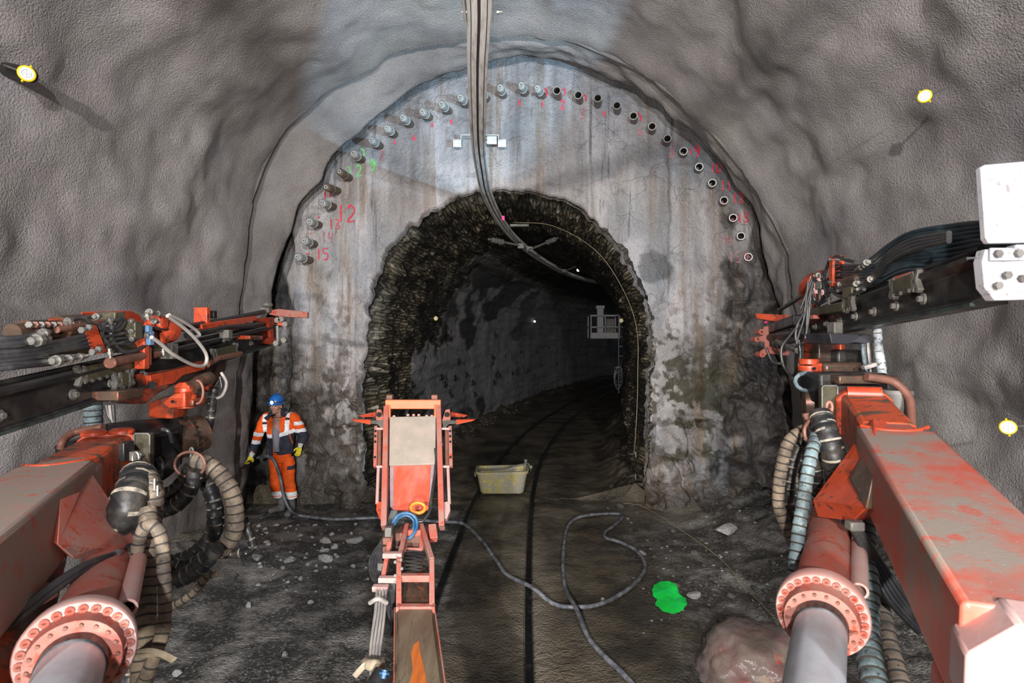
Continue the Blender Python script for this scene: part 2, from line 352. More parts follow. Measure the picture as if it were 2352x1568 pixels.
# old masonry tunnel
m, nt, b = newmat('old_tunnel_masonry'); vec = coords(nt); ac = attr(nt); sep = nd(nt, 'ShaderNodeSeparateColor'); lk(nt, ac.outputs[0], sep.inputs[0])
uvn = nd(nt, 'ShaderNodeUVMap'); mp = nd(nt, 'ShaderNodeMapping'); mp.inputs['Scale'].default_value = (16, 2.2, 1); lk(nt, uvn.outputs[0], mp.inputs[0])
nz = nd(nt, 'ShaderNodeTexNoise'); nz.inputs['Scale'].default_value = 1.4; nz.inputs['Detail'].default_value = 2; lk(nt, mp.outputs[0], nz.inputs['Vector'])
vm = nd(nt, 'ShaderNodeVectorMath', operation='MULTIPLY_ADD'); vm.inputs[1].default_value = (0.8, 0.8, 0); lk(nt, nz.outputs['Color'], vm.inputs[0]); lk(nt, mp.outputs[0], vm.inputs[2])
vo = nd(nt, 'ShaderNodeTexVoronoi', feature='F1', voronoi_dimensions='2D'); vo.inputs['Scale'].default_value = 1; lk(nt, vm.outputs[0], vo.inputs['Vector'])
ve = nd(nt, 'ShaderNodeTexVoronoi', feature='DISTANCE_TO_EDGE', voronoi_dimensions='2D'); ve.inputs['Scale'].default_value = 1; lk(nt, vm.outputs[0], ve.inputs['Vector'])
sc = nd(nt, 'ShaderNodeSeparateColor'); lk(nt, vo.outputs['Color'], sc.inputs[0])
stone = ramp(nt, sc.outputs[0], [(0.0, (0.07, 0.054, 0.036)), (0.40, (0.20, 0.16, 0.10)), (0.72, (0.36, 0.305, 0.20)), (1.0, (0.58, 0.53, 0.41))])
stone = mix(nt, ramp(nt, ve.outputs['Distance'], [(0.02, 0.0), (0.12, 1.0)]), (0.02, 0.017, 0.014), stone)
stone = mix(nt, ramp(nt, ntex(nt, vec, 1.2, 5, 0.65), [(0.44, 0), (0.64, 0.85)]), stone, (0.03, 0.027, 0.023))
vst = coords(nt, (1, 1, 0.2))
plas = mix(nt, ramp(nt, ntex(nt, vst, 1.4, 5, 0.6), [(0.35, 0), (0.65, 1)]), (0.20, 0.197, 0.20), (0.34, 0.33, 0.33))
plas = mix(nt, ramp(nt, ntex(nt, vec, 2.2, 5, 0.7), [(0.6, 0), (0.68, 0.85)]), plas, (0.025, 0.025, 0.022))
base = mix(nt, sep.outputs[0], stone, plas)
base = mix(nt, sep.outputs[1], base, (0.50, 0.48, 0.42))
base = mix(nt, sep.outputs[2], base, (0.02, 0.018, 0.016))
lk(nt, base, b.inputs['Base Color']); b.inputs['Roughness'].default_value = 0.6
hh = mix(nt, sep.outputs[0], ramp(nt, ve.outputs['Distance'], [(0.0, 0.0), (0.25, 1.0)]), ntex(nt, vec, 20, 1))
hh = mix(nt, 0.35, hh, ntex(nt, vec, 16, 2, 0.7)); bump(nt, b, hh, 0.9, 0.05); M['masonry'] = m
# floor
m, nt, b = newmat('muddy_track_bed'); vec = coords(nt); ac = attr(nt); sep = nd(nt, 'ShaderNodeSeparateColor'); lk(nt, ac.outputs[0], sep.inputs[0])
mud = mix(nt, ramp(nt, ntex(nt, vec, 1.3, 6, 0.65, 0.3), [(0.38, 0), (0.64, 1)]), (0.040, 0.033, 0.024), (0.135, 0.112, 0.08))
grv = mix(nt, ramp(nt, ntex(nt, vec, 2.2, 7, 0.7), [(0.46, 0), (0.66, 1)]), (0.030, 0.028, 0.025), (0.22, 0.21, 0.195))
grv = mix(nt, ramp(nt, ntex(nt, vec, 30, 4, 0.75), [(0.54, 0.0), (0.66, 0.85)]), grv, (0.27, 0.265, 0.26))
base = mix(nt, sep.outputs[0], mud, grv)
base = mix(nt, sep.outputs[1], base, (0.20, 0.172, 0.135))
lk(nt, base, b.inputs['Base Color'])
rg = ramp(nt, ntex(nt, vec, 0.9, 4, 0.6), [(0.4, 0.32), (0.62, 0.75)]); lk(nt, rg, b.inputs['Roughness'])
hh = mix(nt, 0.4, ntex(nt, vec, 9, 3, 0.7), ntex(nt, vec, 40, 1, 0.7)); bump(nt, b, hh, 0.9, 0.045); M['mud'] = m
# ------------------------------------------------------------------ the tunnel
YA, YB, YF = 8.5, 9.1, 9.5
A_px = [(528,1230),(535,1050),(543,900),(548,720),(556,600),(575,490),(603,400),(652,310),(722,240),(800,182),(860,145),(925,115),(1005,97),(1100,90),(1240,88),(1330,104),(1450,156),(1560,238),(1650,330),(1718,415),(1765,495),(1800,565),(1822,640),(1832,760),(1840,900),(1860,1060),(1880,1230)]
B_px = [(566,1230),(571,1010),(588,805),(616,690),(637,613),(650,560),(673,500),(700,445),(737,393),(792,333),(850,277),(900,238),(952,207),(1012,178),(1100,147),(1200,133),(1300,146),(1400,180),(1480,221),(1560,280),(1622,340),(1682,410),(1730,488),(1758,560),(1775,640),(1790,760),(1815,900),(1835,1050),(1850,1230)]
O_px = [(838,1190),(836,1080),(833,900),(838,780),(850,690),(880,605),(930,535),(1000,480),(1060,452),(1120,441),(1180,440),(1250,450),(1320,480),(1380,530),(1430,590),(1465,655),(1485,725),(1491,800),(1486,920),(1480,1050),(1477,1190)]
def outline(px, Y, n):
    return resample(catmull([P(x, y, Y) for x, y in px], 10), n)
CEN = V(0.14, 0, 3.0)
def grid_obj(name, rows, mat, closed=False, col=None, uv=None, smooth=True):
    n = len(rows[0]); verts = [tuple(p) for r in rows for p in r]
    fs = [(j * n + i, j * n + i + 1, (j + 1) * n + i + 1, (j + 1) * n + i) for j in range(len(rows) - 1) for i in range(n - 1)]
    me = bpy.data.meshes.new(name); me.from_pydata(verts, [], fs)
    me.materials.append(mat)
    if smooth: me.polygons.foreach_set('use_smooth', [True] * len(me.polygons))
    ca = me.color_attributes.new('Col', 'FLOAT_COLOR', 'POINT')
    flat = []
    for j, r in enumerate(rows):
        for i, p in enumerate(r):
            flat += [*(col(p, j, i) if col else (1, 1, 1)), 1.0]
    ca.data.foreach_set('color', flat)
    if uv:
        ul = me.uv_layers.new(name='UVMap'); out = []
        for f in fs:
            for vi in f: out += list(uv(vi // n, vi % n))
        ul.data.foreach_set('uv', out)
    o = bpy.data.objects.new(name, me); COL.objects.link(o); return tag(o, kind='structure')

NU = 300
oa = outline(A_px, YA, NU); ob = outline(B_px, YB, NU)
def outn(ol, i):
    t = ol[min(i + 1, len(ol) - 1)] - ol[max(i - 1, 0)]
    n = V(t.z, 0, -t.x).normalized()
    if n.dot(ol[i] - CEN) < 0: n = -n
    return n
def disp_lining(p, Y):
    a = math.atan2(p.z - 3, p.x - .14)
    d = 0.17 * fr(a * 3.0 + 5, Y * 0.62, 1.3, 3) + 0.045 * fr(a * 10, Y * 2.0, 7.7, 3) + 0.012 * fr(a * 34, Y * 8, 2.7, 2)
    return d
rows = []
NY = 240
for j in range(NY):
    t = j / (NY - 1)
    Y = -7.5 + (YA + 7.5) * (1 - (1 - t) ** 1.25)
    g = max(0, YA - Y)
    r = []
    for i, p in enumerate(oa):
        n = outn(oa, i)
        a = math.atan2(p.z - 3, p.x - .14)
        fl = 0.30 * sm(0, 3.5, g) + 0.05 * g * sm(2, 6, g) + 0.10 * sm(0.0, .5, g) * (0.6 + 0.9 * fr(a * 5, 3.3, 0.5, 2)) + .05 * fr(a * 7, 8, .5, 4)
        q = V(p.x, Y, p.z) + n * (fl + disp_lining(p, Y) * (0.35 + 0.65 * sm(0, 1.2, g)))
        q.y += 0.05 * fr(a * 9, Y, 4, 2) * (1 - sm(0, .4, g)) if g < .4 else 0
        r.append(q)
    rows.append(r)
# the lip turns outwards into a groove and comes back as the next ring
def ring(Y, k, off, rough):
    r = []
    for i in range(NU):
        p = oa[i].lerp(ob[i], k); n = outn(oa, i); a = i * 0.05
        q = V(p.x, Y, p.z) + n * (off + 1.6 * rough * fr(a * 1.7, Y * 2.5, 9.1, 4))
        q.y += 0.04 * fr(a * 2, Y, 4, 3)
        r.append(q)
    return r
lipcol = lambda p, j, i: (0.85, 0.85, 0.86)
def lincol(p, j, i):
    # a patch of black bare rock high on the right, damp brownish band low on the left
    d = (p - V(3.0, 4.0, 5.6)).length
    k = 1 - 0.0 * d
    return (k, k * (1 - .03 * fr(p.x, p.y, p.z, 2)), k)
grid_obj('wall_outer_lining', rows, M['shotcrete'], col=lincol)
rr = [ring(YA - .03, 0, 0.0, 0.02), ring(YA, 0, 0.03, 0.02), ring(YA + .02, 0, 0.16, 0.03), ring(YA + .07, 0, .22, .03), ring(YA + .12, .05, .16, .05)]
for k in range(1, 15):
    t = k / 14
    rr.append(ring(YA + .12 + (YB - YA - .12) * t, .05 + .95 * t, 0.13 * (1 - t) ** 1.5 - 0.05 * math.sin(t * 3.1), 0.06 + .02 * (1 - t)))
rr += [ring(YB + .02, 1.0, .06, .03), ring(YB + .03, 1, .3, .03), ring(YB + .1, 1, .75, .03), ring(YF + 0.9, 1, .75, .03)]
grid_obj('wall_lining_lip', rr, M['shotcrete'], col=lipcol)

# portal face ---------------------------------------------------------------
NF, MF = 620, 190
oo = outline(O_px, YF, NF)
of = []
for p, i in zip(outline(B_px, YF, NF), range(NF)):
    n = V(p.x - CEN.x, 0, max(0.0, p.z - 2.8)).normalized()
    of.append(p + n * 0.55)
def face_disp(x, z):
    d = 0.06 * fr(x * .9, z * .7, 3.1, 3) + 0.022 * fr(x * 3.5, z * 2.6, 5.5, 4) + .006 * fr(x * 14, z * 12, 1.5, 3)
    # broken plaster slabs near the opening and low down
    low = sm(3.4, 1.6, z)
    vd = noise.voronoi(V(x * 2.1 + 0.4 * fr(x * 2, z * 2, 1, 3), z * 2.4 + .4 * fr(x * 2, z * 2, 9, 3), 0.3))[0]
    d -= low * 0.09 * sm(0.0, 0.12, vd[1] - vd[0]) * sm(-.1, .25, fr(x * .9, z * .9, 11, 3)) 
    # bulging bare rock low right
    rk = sm(3.15, 3.7, x + 0.25 * fr(z * 1.2, 4, 2, 3)) * sm(4.6, 3.6, z)
    d += rk * (0.28 * fr(x * 1.4, z * 1.4, 21, 5) - .08)
    foot = sm(0.9, 0.0, z) * (.15 + .85 * sm(-3.25, -2.7, x))
    d -= foot * 0.28 * (0.7 + fr(x * 1.5, z * 2, 8, 4))
    d += .75 * sm(-3.66, -3.95, x + .10 * fr(z * 1.5, 2, 7, 4)) * sm(5.1, 4.5, z)
    return d
def face_y(x, z): return YF + face_disp(x, z)
rows = []
for j in range(MF):
    t = (j / (MF - 1)) ** 1.1
    r = []
    for i in range(NF):
        p = oo[i].lerp(of[i], t)
        rag = 0.07 * (1 - sm(0, .18, t)) * fr(i * .11, 2.2, 0.4, 5)
        e = (oo[i] - V(0, 0, 2.6)); e.y = 0; e.normalize()
        x = p.x + e.x * rag; z = p.z + e.z * rag
        y = face_y(x, z)
        if t < .03: y += 0.10 * (1 - t / .03) ** 2
        r.append(V(x, y, z))
    rows.append(r)
PIPES_L = [(683,590,712,597),(699,553,722,560),(710,509,733,516),(740,466,766,474),(750,430,775,437),(781,395,802,407),(812,353,832,366),(853,322,874,335),(889,295,907,308),(925,270,944,284),(970,257,988,268),(1014,240,1032,254),(1057,224,1074,238),(1107,212,1119,226),(1149,201,1157,218),(1197,196,1208,213),(1234,203,1248,219)]
PIPES_R = [(1279,208,1284,222),(1328,218,1333,232),(1373,225,1374,241),(1417,242,1419,257),(1455,266,1457,278),(1498,290,1499,301),(1533,318,1534,328),(1570,347,1571,355),(1606,383,1604,390),(1636,420,1635,427),(1663,460,1661,466),(1684,500,1682,505),(1702,542,1700,547),(1719,590,1716,594)]
streaks = []
for a in PIPES_L + PIPES_R:
    q = P(a[2], a[3], YF); streaks.append((q.x, q.z, random.uniform(.5, 2.2), random.uniform(.04, .09), random.uniform(.25, .6)))
def facecol(p, j, i):
    x, z = p.x, p.z
    c = V(1, 1, 1)
    def m(k, col):
        nonlocal c
        k = max(0, min(1, k)); c = c.lerp(V(*col), k)
    n1 = fr(x * 1.1, z * 1.1, 3, 5); n2 = fr(x * 3.2, z * 3.2, 6, 5); n3 = fr(x * 7, z * 7, 16, 4)
    # brown runs below each pipe
    for sx, sz, L, w, k in streaks:
        if abs(x - sx) < .3 and z < sz:
            dd = abs(x - sx - .02 * math.sin(z * 5)) / (w * (1 + .3 * n3))
            m(k * math.exp(-dd * dd) * sm(L, L * .3, sz - z), (.52, .40, .27))
    # damp left side brown run and dark bare parts low left
    m(.75 * math.exp(-((x + 3.30 + .1 * n2) / .16) ** 2) * sm(4.3, 3.6, z) , (.50, .40, .28))
    m(1.0 * sm(-3.30 + .25 * n2, -3.65 + .25 * n2, x) * sm(3.3, 2.5, z), (.24, .225, .22)); m(.96 * sm(-3.62, -3.78, x + .10 * n2) * sm(5.2, 4.6, z), (.10, .095, .095))  # last term puts the dark of the recessed gap into the colour
    m(.95 * sm(-.10, -.04, n1 * .5 + n2 * .6) * sm(2.6, 1.9, z + .5 * n1) * (x < 0), (.19, .155, .115)); m(.6 * sm(.12, .2, n3 + .5 * n1) * sm(4.2, 3.0, z) * (x < 0), (.36, .33, .31))
    m(.7 * sm(.10, .2, n2 + .25 * n1) * sm(2.3, 1.2, z) * (x > 0), (.30, .275, .23)); m(.8 * sm(.22, .3, n3 + .3 * n2) * sm(3.9, 2.9, z), (.42, .40, .38))
    # green black algae patch low right
    d = math.hypot((x - 3.05 + .9 * n1 + .5 * n3) / .42, (z - 1.75 + 1.2 * n2) / .7); m(.9 * sm(1.15, .8, d), (.17, .165, .095))
    d = math.hypot((x - 3.3 + .9 * n2) / .5, (z - 2.2 + .9 * n1 + .4 * n3) / .35); m(.8 * sm(1.1, .8, d), (.23, .22, .13))
    # bare wet rock beyond, right
    m(sm(3.52, 3.82, x + .35 * n2 + .12 * max(0, 2.2 - z)) * sm(5.3, 4.4, z), (.16, .15, .15))
    m(.8 * sm(3.55, 3.75, x + .3 * n2) * sm(6, 4.4, z) , (.22, .20, .18))
    # shade under the ring put into the colour as a dark band
    tt = j / (MF - 1)
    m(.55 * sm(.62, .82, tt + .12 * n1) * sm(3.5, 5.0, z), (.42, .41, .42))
    # foot of the wall soaked
    m(.9 * sm(.62, .1, z + .45 * n2), (.20, .17, .13)); m(.7 * sm(.05, .0, j / (MF - 1) + .02 * n2) * (.2 if x < -1.5 and 2.2 < z < 4.6 else 1), (.34, .30, .24))
    # white lime bloom; upper face toned grey-blue; whiter strip left of the opening
    m(.6 * sm(.1, .3, fr(x * 1.2, z * .5, 31, 4)) * sm(2.1, 3.2, z), (1.22, 1.24, 1.30)); m(.75 * sm(5.0, 6.0, z + .3 * n1), (.62, .655, .70))
    m(.8 * math.exp(-((x + 2.45 + .12 * n2) / .25) ** 2) * sm(1.6, 2.6, z) * sm(5.2, 4.2, z), (1.45, 1.46, 1.52))
    # fine cracks are left to the material; small bare patches
    d = math.hypot((x - 2.35 + .12 * n2) / .28, (z - 3.95 + .15 * n1) / .26); m(.85 * sm(1.1, .85, d), (.42, .42, .43))
    d = math.hypot((x - 1.72) / .08, (z - 5.25) / .11); m(.45 * sm(1.3, .9, d) * sm(.5, .8, d), (.4, .4, .4))
    return c
fo = grid_obj('wall_portal_face', rows, M['face'], col=facecol)

# inner tunnel ----------------------------------------------------------------
CL = [(-6, -.45), (4.5, -.34), (7, -.27), (9.9, -.12), (13.3, .25), (18, 1.15), (21.3, 2.0), (30, 4.6), (41, 9.3), (52, 15.6)]
def cx(Y):
    for (a, xa), (b, xb) in zip(CL, CL[1:]):
        if Y <= b or b == 52:
            # smooth hermite
            i = CL.index((a, xa)); p0 = CL[max(0, i - 1)]; p3 = CL[min(len(CL) - 1, i + 2)]
            t = (Y - a) / (b - a)
            m0 = (xb - p0[1]) / (b - p0[0]) * (b - a); m1 = (p3[1] - xa) / (p3[0] - a) * (b - a)
            h = t * t; c = h * t
            return (2*c - 3*h + 1) * xa + (c - 2*h + t) * m0 + (-2*c + 3*h) * xb + (c - h) * m1
def heading(Y):
    return math.atan2(cx(Y + .2) - cx(Y - .2), .4)
NI = 330
oi = outline(O_px, YF, NI)
arc = [0]
for a, b2 in zip(oi, oi[1:]): arc.append(arc[-1] + (b2 - a).length)
ys = []
y = YF - .02
while y < 52: ys.append(y); y += .045 if y < 14.5 else (.12 if y < 24 else .6)
C0 = cx(YF) + .1
def plaster_mask(side, z, Y):   # side<0 left of centre
    n = fr(Y * 1.1, z * 1.1, 4.4, 4)
    a = sm(12.0 + 1.2 * n, 12.6 + 1.2 * n, Y) * sm(2.75, 2.45, z + .5 * n) * (side < 0)
    b_ = sm(14.5, 15.1, Y + 1.8 * n + .25 * (z - 3)) * (side < 0.6) * sm(5.2, 4.7, z)
    return max(a, b_)
rows = []
for Y in ys:
    h = heading(Y); c, s_ = math.cos(h), math.sin(h)
    r = []
    for i, p in enumerate(oi):
        lx = p.x - C0; z = p.z
        n = V(lx, 0, z - 2.7).normalized() if z > 2.7 else V(1 if lx > 0 else -1, 0, 0)
        u = arc[i] * 8; v = Y * 2.6
        pm = plaster_mask(lx, z, Y)
        if Y < 24:
            vd = noise.voronoi(V(u * 1.0 + .3 * fr(u * .5, v * .5, 0, 2), v * .5, .5))[0]
            st = 0.04 * sm(0, .22, vd[1] - vd[0]) * (0.4 + .9 * noise.cell(V(math.floor(u), math.floor(v * .5), 3)))
        else: st = .03
        d = 0.12 - (1 - pm) * st * 1.2 + .10 * fr(u * .35, v * .12, 8, 4) + .02 * fr(u * 2, v, 2, 3)
        d -= pm * .04; d -= .13 * sm(9.5, 10.5, Y)
        e = (1 - sm(YF, YF + .25, Y))
        d = d * (1 - e) + e * (.01 + .09 * (1 - sm(0, .18, 0)) * fr(i * .11 * NF / NI, 2.2, 0.4, 5) * 0.75)
        d = -(-d)
        x = lx + n.x * d; z2 = z + n.z * d
        r.append(V(cx(Y) + .1 + x * c, Y - x * s_, z2))
    rows.append(r)
def incol(p, j, i):
    lx = oi[i].x - C0; z = oi[i].z; Y = ys[j]
    pm = plaster_mask(lx, z, Y)
    n = fr(Y * 1.8, arc[i] * 2, 4, 5)
    e = sm(.85, .15, Y - YF + .5 * n) * (1 if lx < 0 else .3) * sm(-.2, .1, n + .35 * (z > 2.3) * (z < 4.6) * (lx < 0) - .25 * (z < 2.2))  # e whitens the lit rim of the mouth in the colour
    dk = 0.8 * sm(.05, .3, fr(Y * .7, arc[i] * .8, 14, 4)) * (1 - pm) + .75 * (1 - pm) * sm(11.8, 14, Y)  # last term dims the masonry behind the lit mouth, in the colour
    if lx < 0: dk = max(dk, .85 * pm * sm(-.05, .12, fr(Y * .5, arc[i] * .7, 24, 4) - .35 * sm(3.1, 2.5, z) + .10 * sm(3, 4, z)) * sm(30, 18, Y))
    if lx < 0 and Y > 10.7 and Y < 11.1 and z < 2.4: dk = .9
    return (pm, e * .8, min(1, dk))
def inuv(j, i): return (arc[i], ys[j])
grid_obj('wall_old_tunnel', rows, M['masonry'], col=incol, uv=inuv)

# floor -----------------------------------------------------------------------
def floor_z(x, Y):
    c = cx(max(-6, min(52, Y)))
    d = abs(x - c)
    z = .03 * fr(x * .8, Y * .8, 5, 4) * sm(.7, 1.5, d) + .012 * fr(x * 4, Y * 4, 5, 3)
    if Y < 9.6:
        z += sm(2.6, 4.2, x) * .35 * (1 + .6 * fr(x * 2, Y * 2, 2, 4)) + .22 * sm(-2.9, -4.3, x) * (1 + fr(x * 2, Y * 2, 2, 4)) * sm(8.6, 7.0, Y)
        z += .05 * sm(1.4, 2.3, x) * fr(x * 2.2, Y * 2.2, 7, 4) - .0
    else:
        side = x - c
        z += .22 * sm(-1.7, -2.3, side) * (1 + .7 * fr(x * 3, Y * 3, 2, 4)) + .25 * sm(1.7, 2.25, side) * (1 + .7 * fr(x * 3, Y * 3, 2, 4))
    # shallow groove next to each rail
    for s in (-.48, .48):
        z -= .02 * math.exp(-((x - c - s) / .09) ** 2)
    return z
def grid_floor():
    yy = []; y = -7.5
    while y < 52: yy.append(y); y += .05 if 3.2 < y < 12.5 else (.15 if y < 22 else .5)
    rows = []
    for Y in yy:
        c = cx(Y) if Y > 9.6 else 0
        w = 5.2 if Y < 9.75 else 2.9
        n = 210
        rows.append([V(c - w + 2 * w * k / (n - 1), Y, 0) for k in range(n)])
    for r in rows:
        for p in r: p.z = floor_z(p.x, p.y)
    return rows
def floorcol(p, j, i):
    x, Y = p.x, p.y
    n = fr(x * .9, Y * .9, 4, 5)
    g = sm(-.55, -.95, x + .35 * n) if Y < 9.4 else 0
    g2 = sm(1.1, 2.0, x + .5 * n) * (Y < 9.4)
    f = .7 * math.exp(-((Y - 9.0) / .5) ** 2) * (x < 3) * sm(1.2, 2.0, x) + (.5 * sm(-3.2, -3.9, x + .2 * n) if Y < 8.5 else 0)
    f += .75 * math.exp(-(((x - .22) + .06 * n) / .15) ** 2) * sm(9, 6.2, Y)
    f += .5 * math.exp(-(((x + 1.95) + .3 * n) / .3) ** 2) * (Y > 9.6)
    return (max(g, g2 * .8), min(1, f), 0)
grid_obj('floor', grid_floor(), M['mud'], col=floorcol)

# rails
for s, lb in ((-.48, 'black wet narrow-gauge rail passing under the yellow tub, left rail of the track'), (.48, 'black wet narrow-gauge rail just right of the yellow tub, right rail of the track')):
    pts = []
    y = -4
    while y < 46:
        h = heading(y) if y > -5.8 else 0
        pts.append(V(cx(y) + s * math.cos(h), y - s * math.sin(h), 0.0)); y += .5
    mb = MB(); prof = [(-.055, -.10), (.055, -.10), (.055, -.04), (.018, -.03), (.018, .0), (.035, .004), (.035, .030), (.028, .038), (-.028, .038), (-.035, .030), (-.035, .004), (-.018, 0), (-.018, -.03), (-.055, -.04)]
    mb.sweep_path(pts, prof)
    r = mb.build('rail', M['rail'], smooth=30); tag(r, lb, 'rail', None)

# painted numbers on the portal face -------------------------------------------
DG = {'0': [[(0.5,1),(.1,.75),(.05,.35),(.4,0),(.85,.25),(.9,.7),(.5,1)]], '1': [[(.5,1),(.5,0)]],
      '2': [[(.05,.8),(.4,1),(.85,.75),(.6,.4),(.05,.02),(.95,.05)]], '3': [[(.1,.95),(.7,.95),(.8,.7),(.35,.52),(.85,.35),(.7,.05),(.1,.05)]],
      '4': [[(.2,1),(.1,.45),(.85,.5)],[(.75,.9),(.7,0)]], '5': [[(.9,1),(.15,.95),(.12,.58),(.7,.55),(.85,.25),(.55,0),(.1,.08)]],
      '6': [[(.8,1),(.25,.6),(.1,.2),(.5,0),(.85,.25),(.5,.5),(.15,.3)]], '7': [[(.05,.95),(.9,.95),(.4,0)]],
      '8': [[(.5,.55),(.15,.8),(.5,1),(.85,.8),(.5,.55),(.1,.25),(.5,0),(.9,.25),(.5,.55)]],
      '9': [[(.8,.8),(.45,1),(.15,.75),(.4,.5),(.8,.75),(.75,.3),(.35,0)]], 'c': [[(0.2,1),(.75,.85),(.95,.45),(.75,.1)]], 'r': [[(.1,.9),(.5,1),(.9,.85)]],
      't': [[(.1,.7),(.9,.6)],[(.6,1),(.65,0)]], 'L': [[(.2,1),(.3,.05),(.9,0)]], 'o': [[(.5,1),(.1,.6),(.3,.05),(.8,.2),(.9,.7),(.5,1)]],
      'R': [[(.1,1),(.15,0)],[(.1,.95),(.8,.9),(.85,.6),(.15,.5),(.9,.02)]]}
def stroke(mb, pts, w):
    pts = catmull([V(x, 0, z) for x, z in pts], 5) if len(pts) > 2 else resample([V(x, 0, z) for x, z in pts], 6)
    vs = []
    for i, p in enumerate(pts):
        t = pts[min(i + 1, len(pts) - 1)] - pts[max(i - 1, 0)]
        n = V(-t.z, 0, t.x).normalized() if t.length > 0 else V(1, 0, 0)
        ww = w * 1.25 * (.8 + .4 * noise.noise(p * 9))
        for s in (-1, 1):
            q = p + n * s * ww / 2; q.y = face_y(q.x, q.z) - .013; vs.append(q)
    fs = [(2*i, 2*i+1, 2*i+3, 2*i+2) for i in range(len(pts) - 1)]
    mb._add(vs, fs)
def paint(txt, px, py, h, mat, w=.024, gap=.62, tilt=0):
    mb = MB(); c = P(px, py, YF); H = h * YF / F
    for k, ch in enumerate(txt):
        for st in DG[ch]:
            stroke(mb, [(c.x + (k - (len(txt) - 1) / 2) * H * gap + (x - .5) * H * .5 + tilt * (z - .5) * H, c.z + (z - .5) * H) for x, z in st], w)
    o = mb.build('painted_number', mat, fo, smooth=0)
    return lab(o, ('green' if mat is M['green_spray'] else 'red') + ' sprayed mark ' + txt.upper() if txt[0].isdigit() else 'red sprayed ring mark beside a pipe')
RS, FS, GS = M['red_spray'], M['faint_spray'], M['green_spray']
for a in [('9',1602,347,26,RS,.03),('10',1643,386,22,RS,.026),('11',1668,425,24,RS,.028),('12',1694,455,22,RS,.026),('13',1705,500,22,RS,.024),('14',1668,552,22,FS,.02),
          ('15',1684,592,24,FS,.02),('8',1543,350,22,FS,.022),('6',1470,300,20,FS,.022),('4',1387,263,15,RS,.02),('3',1338,260,24,FS,.02),('2',1292,240,20,RS,.022),('1',1246,240,15,RS,.018),
          ('1',1193,237,14,RS,.03),('8',879,358,22,FS,.024),('6',951,317,12,RS,.02),('12',795,490,38,RS,.03),('13',768,515,22,RS,.02),('14',752,545,26,FS,.026),('15',740,583,26,RS,.022),('11',752,445,20,RS,.026),
          ('9',856,381,27,GS,.04),('2',825,392,26,GS,.03)]:
    paint(*a)
for a in [('c',832,353,22,GS,.03),('c',800,393,20,GS,.03),('r',1196,216,16,FS,.03),('c',1252,214,20,RS,.026),('c',1294,212,18,RS,.026),('c',1342,226,16,RS,.022),('c',1468,270,20,RS,.024),('c',1583,350,16,RS,.02),
          ('c',1709,592,18,RS,.02),('r',1683,510,14,RS,.02),('r',1660,470,10,RS,.02),('c',776,440,14,RS,.02),('t',1036,280,12,RS,.026),('1',993,287,10,RS,.026),('1',907,327,8,RS,.03),('r',733,504,10,RS,.026),('r',714,541,10,RS,.02),('r',706,590,16,RS,.02),('r',1517,332,8,RS,.02),('c',1547,330,10,FS,.02)]:
    o = paint(*a)
    o.name = 'painted_mark'; ORG[o.name] = V(0, 0, 0)
# ------------------------------------------------------------------ grout pipes round the arch
def ordw(n): return ['first','second','third','fourth','fifth','sixth','seventh','eighth','ninth','tenth','eleventh','twelfth','thirteenth','fourteenth','fifteenth','sixteenth','seventeenth'][n]
rusty = {0: 'long brown-sleeved', 1: 'brown-sleeved', 5: 'dark brown', 4: 'dark brown'}
for k, (tx, ty, bx, by) in enumerate(PIPES_L):
    L = 0.52 if k < 5 else .44
    b_ = P(bx, by, YF); b_.y = face_y(b_.x, b_.z) + .05; t_ = P(tx, ty, YF - L)
    d = (t_ - b_).normalized()
    where = {13: 'half hidden behind the overhead rail', 14: 'just right of the overhead rail', 12: 'just left of the overhead rail'}.get(k, f'{ordw(k)} up from the lower left end of the arch')
    root = thing('grout_pipe', f"capped grout pipe, {where}", 'pipe', b_, 'capped grout pipes on the left half of the arch')
    r = .062
    mb = MB(); m1 = b_.lerp(t_, .58); mb.cyl(b_, m1, r, n=22); mb.build('pipe_sleeve', M['pipe_brown'] if k < 9 else M['pipe_steel'], root)
    mb = MB(); mb.tube([m1, m1 + d * .012, m1 + d * .012, t_ - d * .09, t_ - d * .02, t_, t_], .05, 22, rf=lambda i: (r * 1.12, r * 1.12, r * .98, r * .98, r * .98, r * .78, r * .3)[i])
    cp = mb.build('valve_cap', M['pipe_brown'] if k in (4, 5) else M['cap_grey'], root)
    mb = MB(); mb.pipe(t_ - d * .03, t_ + d * .035, .030, .014, 14); mb.build('nozzle', M['cap_grey'], cp)
    mb = MB(); mb.cyl(t_ + d * .001, t_ + d * .006, .014, n=12); mb.build('bore_shade', M['hole_shade'], cp)
    mb = MB(); mb.pipe(m1 - d * .012, m1 + d * .004, r * 1.06, r * .9, 22); mb.build('collar', M['steel'], root)
